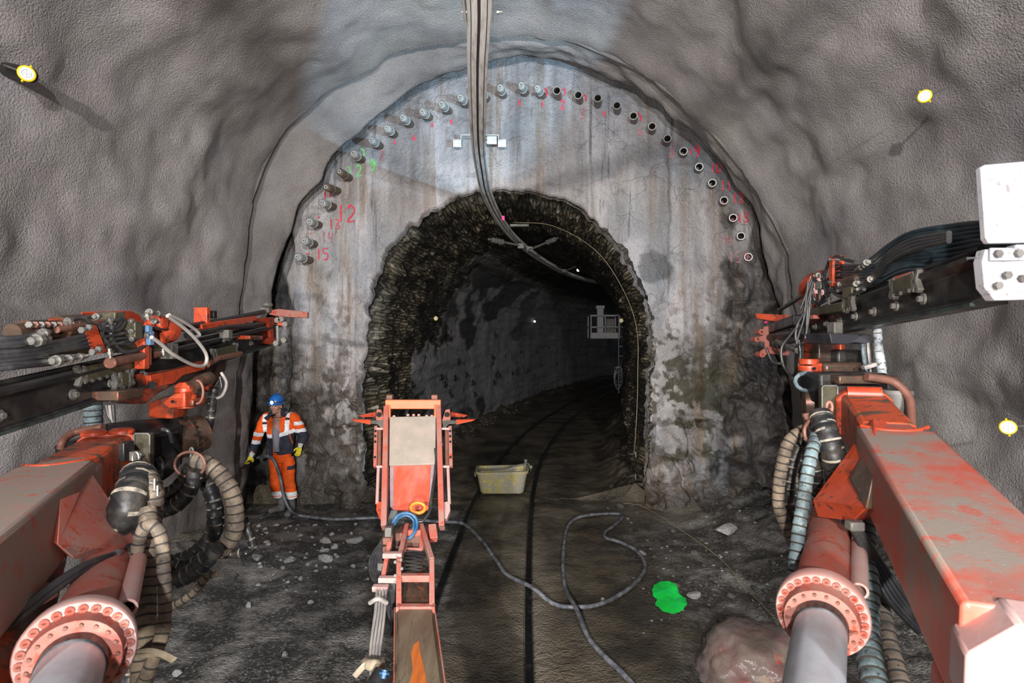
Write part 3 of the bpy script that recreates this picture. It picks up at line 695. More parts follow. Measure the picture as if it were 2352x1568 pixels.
for k, (tx, ty, bx, by) in enumerate(PIPES_R):
    L = .30 - .012 * k
    b_ = P(bx, by, YF); b_.y = face_y(b_.x, b_.z) + .05; t_ = P(tx, ty, YF - L)
    d = (t_ - b_).normalized()
    num = ['next to the red 1', 'with a red 2 and arc beside it', 'above the red 3', 'with a rust run below', 'in the upper right, just before the red 6', 'next to the red 6', 'between the red 6 and 8', 'next to the faded red 8', 'beside the bold red 9', 'beside the red 10', 'beside the red 11', 'beside the red 12', 'beside the red 13', 'beside the faded 14', 'at the lower right end beside the faded 15']
    if k == 0: lb = 'open steel pipe at the crown of the portal face, beside the red 2'
    else: lb = 'open steel pipe, ' + {1: 'above the faded red 3', 2: 'above the small red 4', 3: 'directly right of the one above the red 4', 4: 'above the faded red 6', 5: 'right of the red 6', 6: 'left of the faded red 8'}.get(k, num[k])
    root = thing('open_pipe', lb, 'pipe', b_, 'open pipes on the right half of the arch')
    mb = MB(); mb.pipe(b_, t_, .062, .050, 24); mb.build('pipe_tube', M['pipe_steel'], root)
    mb = MB(); mb.pipe(t_ - d * .012, t_ + d * .002, .066, .053, 24); mb.build('rim', M['steel'], root)
    mb = MB(); mb.pipe(b_ + d * .02, t_ - d * .014, .0505, .046, 20); mb.cyl(b_ + d * .04, b_ + d * .05, .050, n=20); mb.build('bore_shade', M['hole_shade'], root)  # black inner lining puts the shade inside the pipe into its colour

# ------------------------------------------------------------------ overhead conductor rail
CR = [(1098,-60,4.86),(1100,0,4.86),(1100,60,4.86),(1097,150,4.86),(1097,240,4.86),(1099,330,4.86),(1106,390,4.86),(1119,450,4.85),(1150,510,4.83),(1192,560,4.80),(1245,600,4.80),(1300,630,4.80),(1350,646,4.82),(1385,653,4.84)]
crp = []
for x, y, z in CR:
    Y = F * (z - CZ) / (784 - y); crp.append(V((x - 1176) * Y / F, Y, z))
crp = [crp[0] + (crp[0] - crp[1]) * 30] + crp
crp = [crp[0]] + catmull(crp[1:], 8)
root = thing('conductor_rail', 'long pale aluminium overhead conductor rail curving from the roof into the old tunnel', 'rail', crp[1])
mb = MB()
for s in (-1, 1):
    pr = [(s * .009, 0), (s * .012, -.008), (s * .050, -.008), (s * .054, .0), (s * .078, .0), (s * .082, .03), (s * .05, .05), (s * .04, .10), (s * .012, .11)]
    mb.sweep_path(crp, pr)
mb.build('rail_profile', M['alu'], root, smooth=25)
mb = MB(); mb.sweep_path(crp, [(-.009, -.004), (.009, -.004), (.009, .10), (-.009, .10)]); mb.build('contact_wire', M['alu_dark'], root, smooth=0)
mb = MB()
for s in (-.054, .054): mb.sweep_path(crp, [(s - .0025, -.010), (s + .0025, -.010), (s + .0025, .01), (s - .0025, .01)])
mb.build('groove', M['alu_dark'], root, smooth=0)
for s in (-1, 1):
    mb = MB(); a = P(1100, -40, 3.55); Y1 = 3.45; 
    c0 = V(crp[2].x, 2.2, 4.87); c1 = V(P(1100, 60, 3.88).x, 3.88, 4.87)
    mb.box8([c0 + V(s * .08, 0, -.005), c0 + V(s * .10, 0, -.005), c1 + V(s * .10, 0, -.005), c1 + V(s * .08, 0, -.005), c0 + V(s * .08, 0, .09), c0 + V(s * .10, 0, .09), c1 + V(s * .10, -.04, .09), c1 + V(s * .08, -.04, .09)])
    pl = mb.build('fish_plate', M['white_steel'], root, bevel=.003)
    for yy in (3.40, 3.62, 3.80, 3.18):
        mb = MB(); q = V(crp[2].x + s * .10, yy, 4.90); mb.bolt(q, V(s, 0, 0), .014, .014); mb.cyl(q, q + V(s * .035, 0, 0), .007, n=8); mb.build('bolt', M['steel'], pl)
# hat-shaped bracket bolted to the portal face
root = thing('ceiling_bracket', 'white galvanised hat-shaped steel bracket on the portal face behind the overhead rail', 'bracket', P(1100, 322, 9.35))
mb = MB(); Yb = 9.30
pts = [(1041, 321), (1059, 321), (1059, 310), (1145, 310), (1145, 321), (1162, 321)]
for (x0, z0), (x1, z1) in zip(pts, pts[1:]):
    a = P(x0, z0, Yb); b_ = P(x1, z1, Yb)
    up = V(0, 0, 1) if abs(a.z - b_.z) < .01 else V(1, 0, 0)
    c = (a + b_) / 2
    mb.box(c + V(0, .07, 0), abs(b_.x - a.x) + .012, .16, abs(b_.z - a.z) + .012)
mb.build('bracket_strip', M['white_steel'], root, bevel=.003)
for s in (0, 1):
    mb = MB(); c = P((1050, 1153)[s], 330, Yb); mb.box(c, .135, .012, .11); f_ = mb.build('flange_plate', M['white_steel'], root, bevel=.003)
mb = MB(); c = P(1127, 322, Yb + .02); mb.box(c, .20, .012, .13); mb.build('web_plate', M['white_steel'], root, bevel=.003)
for dy in (-8, 0, 9):
    mb = MB(); mb.bolt(P(1117, 322 + dy, Yb), V(0, -1, 0), .012, .02); mb.build('bolt', M['black'], root)
for z in (0, 1):
    mb = MB(); mb.cyl(P(1117, 318 + z * 8, Yb), P(1117, 318 + z * 8, Yb) + V(0, .25, 0), .012, n=8); mb.build('anchor_rod', M['steel'], root)

# ------------------------------------------------------------------ survey targets
def target(px, py, Y, r, face, anchor, lb, look):
    c = P(px, py, Y); root = thing('survey_target', lb, 'survey target', c, None)
    d = Vector(look).normalized()
    mb = MB(); mb.tube([c - d * .03, c - d * .03, c + d * .006, c + d * .012], r, 28, rf=lambda i: (r * .8, r * 1.15, r * 1.18, r * 1.05)[i]); h = mb.build('housing', M['yellow'], root)
    mb = MB(); mb.cyl(c + d * .011, c + d * .016, r * .88, n=28); w = mb.build('disc', M['white'], root)
    for q in (.62, .32):
        mb = MB(); mb.pipe(c + d * .0155, c + d * .018, r * q, r * q * .86, 28); mb.build('ring', M['ring_grey'], w)
    mb = MB(); _, s_, u_ = frame(d)
    for e in (s_, u_): mb.bar(c + d * .017 - e * r * .7, c + d * .017 + e * r * .7, r * .05, .003, up=d)
    mb.build('cross_line', M['ring_grey'], w)
    a = Vector(anchor)
    mb = MB(); mb.tube([c - d * .01, c.lerp(a, .30)], r * .22, 10); mb.build('neck', M['yellow'], root)
    mb = MB(); mb.tube([c.lerp(a, .28), a], .009, 8); mb.build('anchor_rod', M['steel_dusty'], root)
    mb = MB(); e = (a - c).normalized().cross(d).normalized()
    mb.tube([c + e * r * 1.1 - d * .02, c + e * r * 1.5 - d * .015], r * .16, 8); mb.tube([c - e * r * 1.1 - d * .02, c - e * r * 1.45 - d * .015], r * .16, 8); mb.build('wing', M['yellow'], h)
    return root
target(61, 169, 4.6, .052, 0, P(10, 150, 4.75), 'round white survey target in yellow ring, high on the left lining by a black sleeve', (.65, -.72, -.25))
target(2124, 221, 4.7, .044, 0, P(2168, 204, 4.95), 'round white survey target in a yellow ring, high on the right lining', (-.6, -.75, -.2))
target(2315, 981, 3.9, .042, 0, P(2372, 976, 4.05), 'round white survey target in a yellow ring, low on the right lining beside the boom', (-.6, -.8, .1))
target(1001, 731, 12.6, .040, 0, P(988, 731, 12.75), 'small survey target on the left wall inside the old tunnel', (.3, -.9, 0))
target(1427, 736, 14.0, .045, 0, P(1440, 738, 14.1), 'small survey target on the right wall of the old tunnel beside the white basket', (-.3, -.9, 0))
root = tag(MB().pipe(P(70, 172, 4.75), P(-25, 150, 4.95), .06, .045, 20).build('anchor_sleeve', M['black'], None, org=P(20, 160, 4.85)), 'black open plastic sleeve in the left lining behind the survey target', 'sleeve')
for (x, y, Y, lb) in ((1228, 738, 25.3, 'tiny glowing reflector far back in the old tunnel above the plastered wall'), (1328, 620, 18.3, 'tiny glowing reflector under the vault of the old tunnel right of the overhead rail')):
    mb = MB(); mb.ell(P(x, y, Y), .05, .05, .05, 12, 8); tag(mb.build('reflector_dot', M['glow2'], None, org=P(x, y, Y)), lb, 'reflector')  # retroreflective target dots, their glint put in as a glow

# ------------------------------------------------------------------ things inside the old tunnel
def support(a, mid, b_, lb):
    root = thing('rail_hanger', lb, 'bracket', mid)
    mb = MB(); mb.tube([a, b_], .022, 10); mb.build('insulated_arm', M['steel_dusty'], root)
    for t in (.12, .2, .28, .36):
        q = Vector(a).lerp(Vector(b_), t); d = (Vector(b_) - Vector(a)).normalized(); mb = MB(); mb.cyl(q - d * .012, q + d * .012, .05, n=14); mb.build('insulator_disc', M['steel_dusty'], root)
    mb = MB(); mb.box(mid, .12, .08, .10); mb.build('clamp', M['steel_dusty'], root, bevel=.006)
support(P(1122, 549, 10.6), P(1196, 565, 11.2), P(1206, 566, 11.3), 'thin insulated hanger arm holding the overhead rail from the left side of the vault')
support(P(1282, 546, 12.2), P(1216, 572, 11.6), P(1212, 575, 11.5), 'thin insulated hanger arm holding the overhead rail from the right side of the vault')
support(P(1342, 604, 17.5), P(1296, 622, 17.0), P(1290, 625, 17.0), 'smaller hanger arm further in, right of the overhead rail')
mb = MB(); mb.box(P(1193, 518, 10.8), .36, .10, .05); tag(mb.build('light_fitting', M['steel_dusty'], None, org=P(1193, 518, 10.8), bevel=.01), 'unlit grey strip light fitting under the crown of the old tunnel', 'light fitting')
mb = MB(); mb.box(P(1156, 501, 7.9), .035, .03, .06); tag(mb.build('marker_tag', M['pink'], None, org=P(1156, 501, 7.9)), 'bright pink marker tag stuck to the side of the overhead rail', 'tag')
mb = MB()
def inner_wall(Y, frac, off=.0):   # frac: position along the opening outline 0 (left foot) .. 1 (right foot)
    i = int(frac * (NI - 1)); p = oi[i]; h = heading(Y); lx = p.x - C0
    n = V(lx, 0, p.z - 2.7).normalized() if p.z > 2.7 else V(1 if lx > 0 else -1, 0, 0)
    x = lx - n.x * off; return V(cx(Y) + .1 + x * math.cos(h), Y - x * math.sin(h), p.z - n.z * off)
pts = [inner_wall(11.2, .50, .16), inner_wall(11.0, .56, .16), inner_wall(10.6, .63, .15), inner_wall(10.5, .69, .15), inner_wall(10.2, .76, .13), inner_wall(10.1, .83, .12), inner_wall(10.0, .88, .12), inner_wall(10.1, .93, .12)]
mb.tube(catmull(pts, 8), .007, 8); tag(mb.build('cable', M['wire'], None, org=pts[0]), 'thin pale cable along the right rim of the old tunnel vault', 'cable')
for k, (f, Y) in enumerate(((.12, 11.9), (.93, 10.1), (.955, 10.05), (.975, 9.85))):
    c = inner_wall(Y, f, .10); mb = MB(); mb.cyl(c, c + V(.10 if f < .5 else -.10, -.02, 0), .018, n=10); mb.box(c, .02, .10, .10)
    tag(mb.build('wall_hook', M['steel'], None, org=c), ['small bright rod end on the left wall just inside the old tunnel', 'pale clip at the right wall of the old tunnel, highest of three', 'pale clip at the right wall of the old tunnel, middle of three', 'pale clip at the right wall of the old tunnel near the ground'][k], 'hook')
# rock bolt plates on the plastered wall
bp = [(933,884),(1004,866),(1042,830),(1063,860),(1077,879),(1124,820),(1139,862),(1170,857),(1189,808),(1205,849),(1225,808),(1237,838),(1256,799),(1274,834),(1290,798),(1310,822),(1322,806),(1341,812),(1357,794),(1082,905),(1127,878),(952,928),(1035,868),(1012,1002 - 120)]
for (x, y) in bp:
    # find depth along the left wall for this pixel
    best = None; Y = 10.5
    while Y < 45:
        w = inner_wall(Y, .05)
        px = 1176 + w.x * F / w.y
        if px >= x: best = w; break
        Y += .1
    if best is None: continue
    c = V(best.x, best.y, CZ - (y - 784) * best.y / F)
    h = heading(best.y); n = V(math.cos(h), -math.sin(h), 0); c = c + n * .10
    R = Matrix.Rotation(-h, 3, 'Z'); mb = MB(); mb.box(c, .03, .14, .16, R); mb.cyl(c, c + n * .09, .022, n=8)
    tag(mb.build('anchor_plate', M['black'], None, org=c), 'small dark rock bolt plate on the plastered left wall of the old tunnel', 'anchor plate', 'rock bolt plates on the plastered tunnel wall')
# work basket on a ladder
Yb = 20.0
c = P(1386, 776, Yb); root = thing('work_basket', 'white railed work basket hanging at the right wall deep in the old tunnel', 'basket', c)
wd, dp, ht = .98, .75, .78
for s in (-1, 1):
    for t in (-1, 0, 1):
        mb = MB(); q = c + V(t * wd / 2, s * dp / 2, 0); mb.bar(q, q + V(0, 0, ht), .035, .035); mb.build('post', M['basket_white'], root)
for z in (.0, .38, .78):
    mb = MB()
    for s in (-1, 1):
        mb.bar(c + V(-wd/2, s*dp/2, z), c + V(wd/2, s*dp/2, z), .035, .035); mb.bar(c + V(s*wd/2, -dp/2, z), c + V(s*wd/2, dp/2, z), .035, .035)
    mb.build('guard_rail', M['basket_white'], root)
mb = MB(); mb.box(c, wd, dp, .04); mb.build('basket_floor', M['basket_white'], root)
mb = MB(); mb.box(c + V(0, -dp/2, .10), wd, .02, .16); mb.build('kick_plate', M['basket_white'], root)
mb = MB(); mb.box(c + V(-.12, 0, .55), .22, .2, .95); mb.build('control_box', M['basket_white'], root, bevel=.01)
mb = MB(); mb.box(c + V(-.12, 0, 1.08), .3, .25, .12); mb.build('hood', M['basket_white'], root, bevel=.02)
mb = MB(); mb.box(c + V(.25, .1, .38), .3, .2, .6); mb.build('locker', M['steel_dusty'], root, bevel=.01)
mb = MB()
q = c + V(.44, -.5, 0)
for s in (0, .30): mb.bar(q + V(s, 0, .9), q + V(s, 0, -1.9), .03, .03)
for k in range(8): mb.bar(q + V(0, 0, .7 - k * .33), q + V(.30, 0, .7 - k * .33), .025, .025)
lad = tag(mb.build('ladder', M['steel_dusty'], None, org=q - V(0, 0, 1.9)), 'grey steel ladder below and behind the work basket in the old tunnel', 'ladder')
pts = [P(1420, 868 + 20 * math.sin(k * 1.9) - 12 + k * .8, 12.3 + .05 * math.cos(k)) + V(.10 * math.cos(k * 1.9) , 0, .0) for k in range(26)]
mb = MB(); mb.tube(catmull(pts, 4), .006, 6); tag(mb.build('cable_coil', M['rubber'], None, org=pts[0]), 'tangled dark coil of thin cable hung on the right wall of the old tunnel', 'cable')

# ------------------------------------------------------------------ mortar tub
def tub():
    c = G(1153, 1141); c.y += .22; root = thing('mortar_tub', 'rectangular yellow plastic mortar tub caked in cement, standing across the left rail', 'tub', V(c.x, c.y, 0.02))
    def loop(z, wx, wy, r, n=6):
        out = []
        for qx, qy, a0 in ((1, 1, 0), (-1, 1, 90), (-1, -1, 180), (1, -1, 270)):
            for k in range(n + 1):
                a = math.radians(a0 + 90 * k / n); out.append(V(c.x + qx * (wx - r) + r * math.cos(a), c.y + qy * (wy - r) + r * math.sin(a), z))
        return out
    Z0 = .045; Hh = .40
    prof = [(Z0, .36, .17, .07), (Z0 + .03, .385, .19, .09), (Z0 + .25, .42, .225, .09), (Z0 + Hh - .05, .445, .25, .10), (Z0 + Hh - .05, .462, .268, .11), (Z0 + Hh - .005, .466, .272, .11), (Z0 + Hh, .47, .285, .11), (Z0 + Hh, .44, .245, .10), (Z0 + .28, .415, .22, .09), (Z0 + .05, .37, .18, .08)]
    mb = MB(); L = [loop(*p) for p in prof]; n = len(L[0])
    for l in L:
        for p in l: p.z += .012 * math.sin(p.x * 5) * (p.z - Z0) / Hh
    vs = sum(L, []); fs = [(j*n+i, j*n+(i+1)%n, (j+1)*n+(i+1)%n, (j+1)*n+i) for j in range(len(L)-1) for i in range(n)] + [list(range(n))[::-1], [(len(L)-1)*n+i for i in range(n)]]
    mb._add(vs, fs); mb.build('tub_shell', M['tub'], root)
    zt = Z0 + Hh
    a = V(c.x - .40, c.y + .05, zt - .02); b_ = V(c.x + .43, c.y + .12, zt + .06)
    mb = MB(); pts = [a + V(-.04, .05, .03), a, a + V(.15, -.05, .0), V(c.x, c.y - .03, zt + .0), b_ + V(-.22, -.06, -.03), b_]
    mb.tube(catmull(pts, 8), .014, 10); lab(mb.build('bail_handle', M['steel_dusty'], root), 'grey curved carrying handle lying across the tub')
    mb = MB(); mb.tube([a + V(0, .02, -.12), a + V(0, .02, .0)], .012, 8); mb.box(V(c.x - .47, c.y - .12, zt - .07), .03, .05, .08); mb.build('left_latch', M['steel_dusty'], root, bevel=.004)
    mb = MB(); q = V(c.x + .40, c.y + .02, zt)
    mb.bar(q + V(0, 0, -.14), q + V(.02, .1, .10), .03, .03); mb.bar(q + V(.0, .12, .12), q + V(.09, .0, .03), .014, .014); mb.tube(catmull([q + V(.03, .1, .09), q + V(.09, .06, .04), q + V(.11, 0, -.05)], 5), .009, 8); mb.box(q + V(.02, .1, .12), .05, .04, .035); mb.box(q + V(.11, .02, .02), .05, .04, .05)
    mb.build('right_latch', M['steel_dusty'], root, bevel=.003)
tub()

# ------------------------------------------------------------------ water hose and wires on the ground
def ground_pts(l, r): 
    out = []
    for x, y in l:
        p = G(x, y); p.z = max(floor_z(p.x, p.y), 0) + r + .045 * max(0, 1 - abs(abs(p.x - cx(p.y)) - .48) / .14); out.append(p)
    return out
hp = [(690,1188),(735,1194),(780,1197),(870,1195),(940,1196),(1010,1203),(1062,1213),(1105,1245),(1135,1290),(1165,1325),(1220,1366),(1270,1392),(1318,1402),(1375,1396),(1430,1370),(1468,1335),(1482,1303),(1462,1270),(1425,1250),(1393,1240),(1390,1228),(1408,1213),(1428,1197),(1425,1186),(1380,1186),(1330,1192),(1305,1212),(1296,1250),(1293,1310),(1300,1360),(1325,1420),(1350,1470),(1385,1515),(1440,1568),(1500,1640)]
gp = ground_pts(hp, .03)
for k, p in enumerate(gp):
    if hp[k][0] in (1325,): p.z += .055
    if hp[k][0] in (1220, 1135) : p.z += .02
hand = P(592, 1051, 8.70)
hpts = [hand, P(606, 1047, 8.6), P(624, 1052, 8.55), P(636, 1072, 8.55), P(645, 1105, 8.5), P(652, 1140, 8.5), P(668, 1172, 8.5)] + gp
mb = MB(); mb.tube(catmull(hpts, 10), .022, 12); tag(mb.build('water_hose', M['grey_hose'], None, org=gp[0]), 'long grey water hose running from the worker across the floor to the right', 'hose')
w = [(1430,1160),(1465,1168),(1497,1180),(1560,1222),(1650,1285),(1700,1345),(1750,1400),(1800,1455),(1840,1530)]
wp = ground_pts(w, .012)
for k, p in enumerate(wp): p.z += .02 + .02 * (k % 2)
wp = [inner_wall(9.75, .99, .05), ] + wp
mb = MB(); mb.tube(catmull(wp, 8), .006, 6); tag(mb.build('wire', M['wire'], None, org=wp[1]), 'thin yellowish wire lying over the rubble towards the right boom', 'wire')
# green laser glare put onto the floor as a colour patch
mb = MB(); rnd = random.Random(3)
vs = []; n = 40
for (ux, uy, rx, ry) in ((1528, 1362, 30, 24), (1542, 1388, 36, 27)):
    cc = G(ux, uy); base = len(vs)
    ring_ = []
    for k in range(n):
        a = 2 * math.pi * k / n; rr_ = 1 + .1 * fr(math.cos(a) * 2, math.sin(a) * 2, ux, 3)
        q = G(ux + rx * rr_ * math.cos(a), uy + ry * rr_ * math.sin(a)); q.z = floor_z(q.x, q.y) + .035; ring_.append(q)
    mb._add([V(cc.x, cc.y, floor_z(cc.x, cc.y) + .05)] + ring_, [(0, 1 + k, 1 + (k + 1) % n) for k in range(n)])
o = mb.build('laser_glare_patch', simple('laser_glare_green', (0.0, 0.85, 0.08), .7, 0, (0.0, .70, .10), 8), None, org=G(1535, 1375), smooth=0)
tag(o, 'bright green laser-glare patch on the dark floor right of the looping hose', 'glare patch')

# ------------------------------------------------------------------ rubble
def stone_mesh(seed, flat=.55):
    rnd = random.Random(seed); bm = bmesh.new(); bmesh.ops.create_icosphere(bm, subdivisions=2, radius=1)
    ax = [(V(rnd.uniform(-1, 1), rnd.uniform(-1, 1), rnd.uniform(-1, 1)).normalized(), rnd.uniform(.45, .85)) for _ in range(9)]
    for v in bm.verts:
        for a, d in ax:
            e = v.co.dot(a) - d
            if e > 0: v.co -= a * e
        v.co += V(*(noise.noise_vector(v.co * 2 + V(seed, 0, 0)) * .06)); v.co.z *= flat
    me = bpy.data.meshes.new('stone'); bm.to_mesh(me); bm.free(); return me
meshes = [stone_mesh(s, .5 + .04 * s) for s in range(8)]
md = []
for me in meshes:
    me.materials.append(M['rock']); c = me.copy(); c.materials.clear(); c.materials.append(M['rock_dark']); md.append(c)
PLACED = [(p.x, p.y, .03) for p in catmull(gp, 12)]
def free(x, y, r):
    if any((x - a) ** 2 + (y - b2) ** 2 < (r + c2) ** 2 for a, b2, c2 in PLACED): return False
    PLACED.append((x, y, r)); return True
def stone(px, py, w, lb, group=None, dark=False, asp=1.0):
    p = G(px, py); s = w * p.y / F / 2; k = random.randrange(8)
    if group and not free(p.x, p.y, s): return
    if not group: PLACED.append((p.x, p.y, s))
    o = bpy.data.objects.new('broken_stone', (md if dark else meshes)[k]); COL.objects.link(o)
    o.scale = (s, s * asp, s * random.uniform(.7, 1.0)); o.rotation_euler = (0, 0, random.uniform(0, 6.28)); p.z = max(floor_z(p.x, p.y), -.01) + s * .22; o.location = p
    return tag(o, lb, 'stone', group)
big = [(748,1246,34,'large grey broken stone left of the middle boom, upper one of a close trio'),(768,1256,24,'flat grey stone beside the largest stone of the trio left of the middle boom'),(745,1268,28,'grey stone at the lower end of the trio left of the middle boom'),
       (815,1243,44,'wide pale chalky stone left of the middle boom near the hose'),(668,1288,34,'blocky grey stone between the worker and the bottom edge'),(650,1303,20,'small grey stone touching the blocky grey stone below the worker'),
       (745,1288,44,'flat grey slab of rubble below the trio of stones'),(592,1288,38,'dusty stone beside the end of the dark hose at the left'),(690,1333,20,'single light grey stone on the dark gravel below the worker'),
       (712,1388,18,'small bright stone on the black gravel left of the middle boom'),(410,1546,30,'pointed light stone at the bottom left beside the tan hoses'),(1662,1232,72,'large flat grey slab lying on the rubble at the right'),
       (1595,1368,40,'flat grey stone right of the green spot'),(1475,1272,24,'grey stone inside the right bend of the looping hose'),(1610,1516,26,'grey stone beside the plastic-wrapped sack'),(1384,1378,14,'small tan stone beside the crossing of the hose loop'),
       (570,1390,26,'muddy stone low at the left below the dark hoses'),(655,1508,26,'dark brown stone at the bottom left of the middle boom'),(1790,1195,60,'dusty stone at the foot of the right lining beside the hanging hoses')]
for b_ in big: stone(*b_, asp=.75)
def scatter(n, x0, x1, y0, y1, w0, w1, lb, group, dark=False, test=None):
    k = 0
    while k < n:
        x = random.uniform(x0, x1); y = y0 + (y1 - y0) * random.random() ** 1.2
        if 870 < x < 1030 or (test and not test(x, y)): continue
        stone(x, y, random.uniform(w0, w1), lb, group, dark, .8); k += 1
scatter(90, 590, 860, 1205, 1420, 5, 17, 'small broken grey stone on the dark ground left of the middle boom', 'small stones left of the middle boom', False, lambda x, y: (x - 720) ** 2 / 150 ** 2 + (y - 1270) ** 2 / 80 ** 2 < 1.6)
scatter(45, 440, 860, 1300, 1560, 5, 14, 'small muddy stone low on the ground left of the middle boom', 'muddy stones bottom left', True)
scatter(60, 1440, 1800, 1190, 1480, 4, 11, 'small stone on the dark rubble between the looping hose and the right boom', 'small stones right of the hose', False)
scatter(40, 1500, 1820, 1160, 1500, 8, 26, 'muddy lump of rubble at the foot of the right wall', 'muddy lumps at the right', True)
scatter(26, 1385, 1480, 1120, 1200, 8, 30, 'muddy stone at the right foot of the old tunnel mouth', 'muddy stones at the right tunnel foot', True)
scatter(26, 575, 870, 1150, 1200, 4, 12, 'small stone at the foot of the portal face near the worker', 'small stones at the portal foot', True)
def strip(Y0, Y1, n):
    for _ in range(n):
        Y = random.uniform(Y0, Y1); c = inner_wall(Y, .0, random.uniform(.12, .5)); s = random.uniform(.04, .11)
        if not free(c.x, c.y, s): continue
        o = bpy.data.objects.new('broken_stone', random.choice(md)); COL.objects.link(o); o.scale = (s, s, s * .8); o.rotation_euler = (0, 0, random.uniform(0, 6)); o.location = (c.x, c.y, floor_z(c.x, c.y) + s * .2)
        tag(o, 'muddy stone along the foot of the plastered left wall in the old tunnel', 'stone', 'stones along the left wall in the old tunnel')
strip(10.2, 24, 90)

# plastic-wrapped sack bottom right
c = G(1735, 1560); c.z = .0
root = thing('wrapped_sack', 'crumpled reddish sack wrapped in clear plastic film on the ground by the right boom', 'sack', c)
for nm, mt, sc_, amp, seed in (('sack_body', 'sack_content', 1.0, .05, 1), ('plastic_film', 'sack', 1.08, .09, 5)):
    bm = bmesh.new(); bmesh.ops.create_icosphere(bm, subdivisions=5, radius=1)
    for v in bm.verts:
        p = v.co.copy(); e = 1 + amp * 2.2 * fr(p.x * 1.3 + seed, p.y * 1.3, p.z * 1.3, 4) + amp * .9 * abs(fr(p.x * 3 + seed, p.y * 3, p.z * 3 + 4, 4))
        if nm == 'plastic_film': e += .22 * math.exp(-((p.x + .25) ** 2 + (p.y - .2) ** 2) / .08) * (p.z > 0)
        v.co = V(p.x * .40 * sc_ * e, p.y * .34 * sc_ * e, (p.z * .24 * e * sc_ + .14) if p.z > -.6 else -.01)
    if nm == 'plastic_film':
        bmesh.ops.delete(bm, geom=[v for v in bm.verts if v.co.z < .03 and v.co.length < .2], context='VERTS')
    me = bpy.data.meshes.new(nm); bm.to_mesh(me); bm.free(); me.materials.append(M[mt]); me.polygons.foreach_set('use_smooth', [True] * len(me.polygons))
    o = bpy.data.objects.new(nm, me); COL.objects.link(o); o.parent = root
m, nt, b = newmat('clear_film'); b.inputs['Base Color'].default_value = (.17, .13, .12, 1); b.inputs['Roughness'].default_value = .25; b.inputs['Alpha'].default_value = .5
vec = coords(nt); bump(nt, b, ntex(nt, vec, 9, 5, .6, 1.0), .9, .02)
o.data.materials.clear(); o.data.materials.append(m)
# ------------------------------------------------------------------ the two drilling booms
def wrap_hose(pts, r, mat, root, name='wrapped_hose', pitch=.045, amp=.09, n=16, label=None, k=10):
    p = catmull([Vector(q) for q in pts], k)
    L = sum((b - a).length for a, b in zip(p, p[1:])); m_ = max(8, min(1200, int(L / pitch * 5)))
    p = resample(p, m_ + 1); mb = MB(); tan = mat is M['tan_hose'] or mat is M['blue_wrap']
    cyc = [0, .35, .7, 1.0, .95]
    mb.tube(p, r, n, rf=lambda i: r * (1 + amp * cyc[i % 5] - amp * .5 + .05 * noise.noise(V(i * .07, r * 50, p[0].x))))
    nseg = (len(p) - 1) * n
    mb.m = [(2 if (q // n) % 5 == 4 and tan else 1 if (q // n) % 5 == 3 and not tan and (q // n // 5 * 7 + q % n) % 11 < 6 else 0) if q < nseg else 0 for q in range(len(mb.f))]
    o = mb.build(name, [mat, M['hose_edge'], M['hose_gap']], root, smooth=28)
    if label: lab(o, label)
    return o
def hose(pts, r, mat, root, name='hydraulic_hose', n=8, k=8):
    mb = MB(); mb.tube(catmull([Vector(q) for q in pts], k), r, n); return mb.build(name, mat, root)
def fitting(a, b, r, root, mat=None):
    mb = MB(); a = Vector(a); b = Vector(b); d = b - a
    mb.tube([a, a + d * .3, a + d * .3, a + d * .55, a + d * .55, b], r, 8, rf=lambda i: (r * .9, r * .9, r * 1.45, r * 1.45, r * .8, r * .8)[i])
    return mb.build('hose_fitting', mat or M['steel'], root, smooth=30)
def bx(root, name, c, sx, sy, sz, mat, R=None, bev=.006, label=None):
    mb = MB(); mb.box(c, sx, sy, sz, R); o = mb.build(name, mat, root, bevel=bev)
    if label: lab(o, label)
    return o
def plate(root, name, pts, off, mat, bev=.006):
    mb = MB(); mb.prism(pts, off); return mb.build(name, mat, root, bevel=bev)
def chamf(w, h, c):
    return [(-w/2 + c, -h/2), (w/2 - c, -h/2), (w/2, -h/2 + c), (w/2, h/2 - c), (w/2 - c, h/2), (-w/2 + c, h/2), (-w/2, h/2 - c), (-w/2, -h/2 + c)]
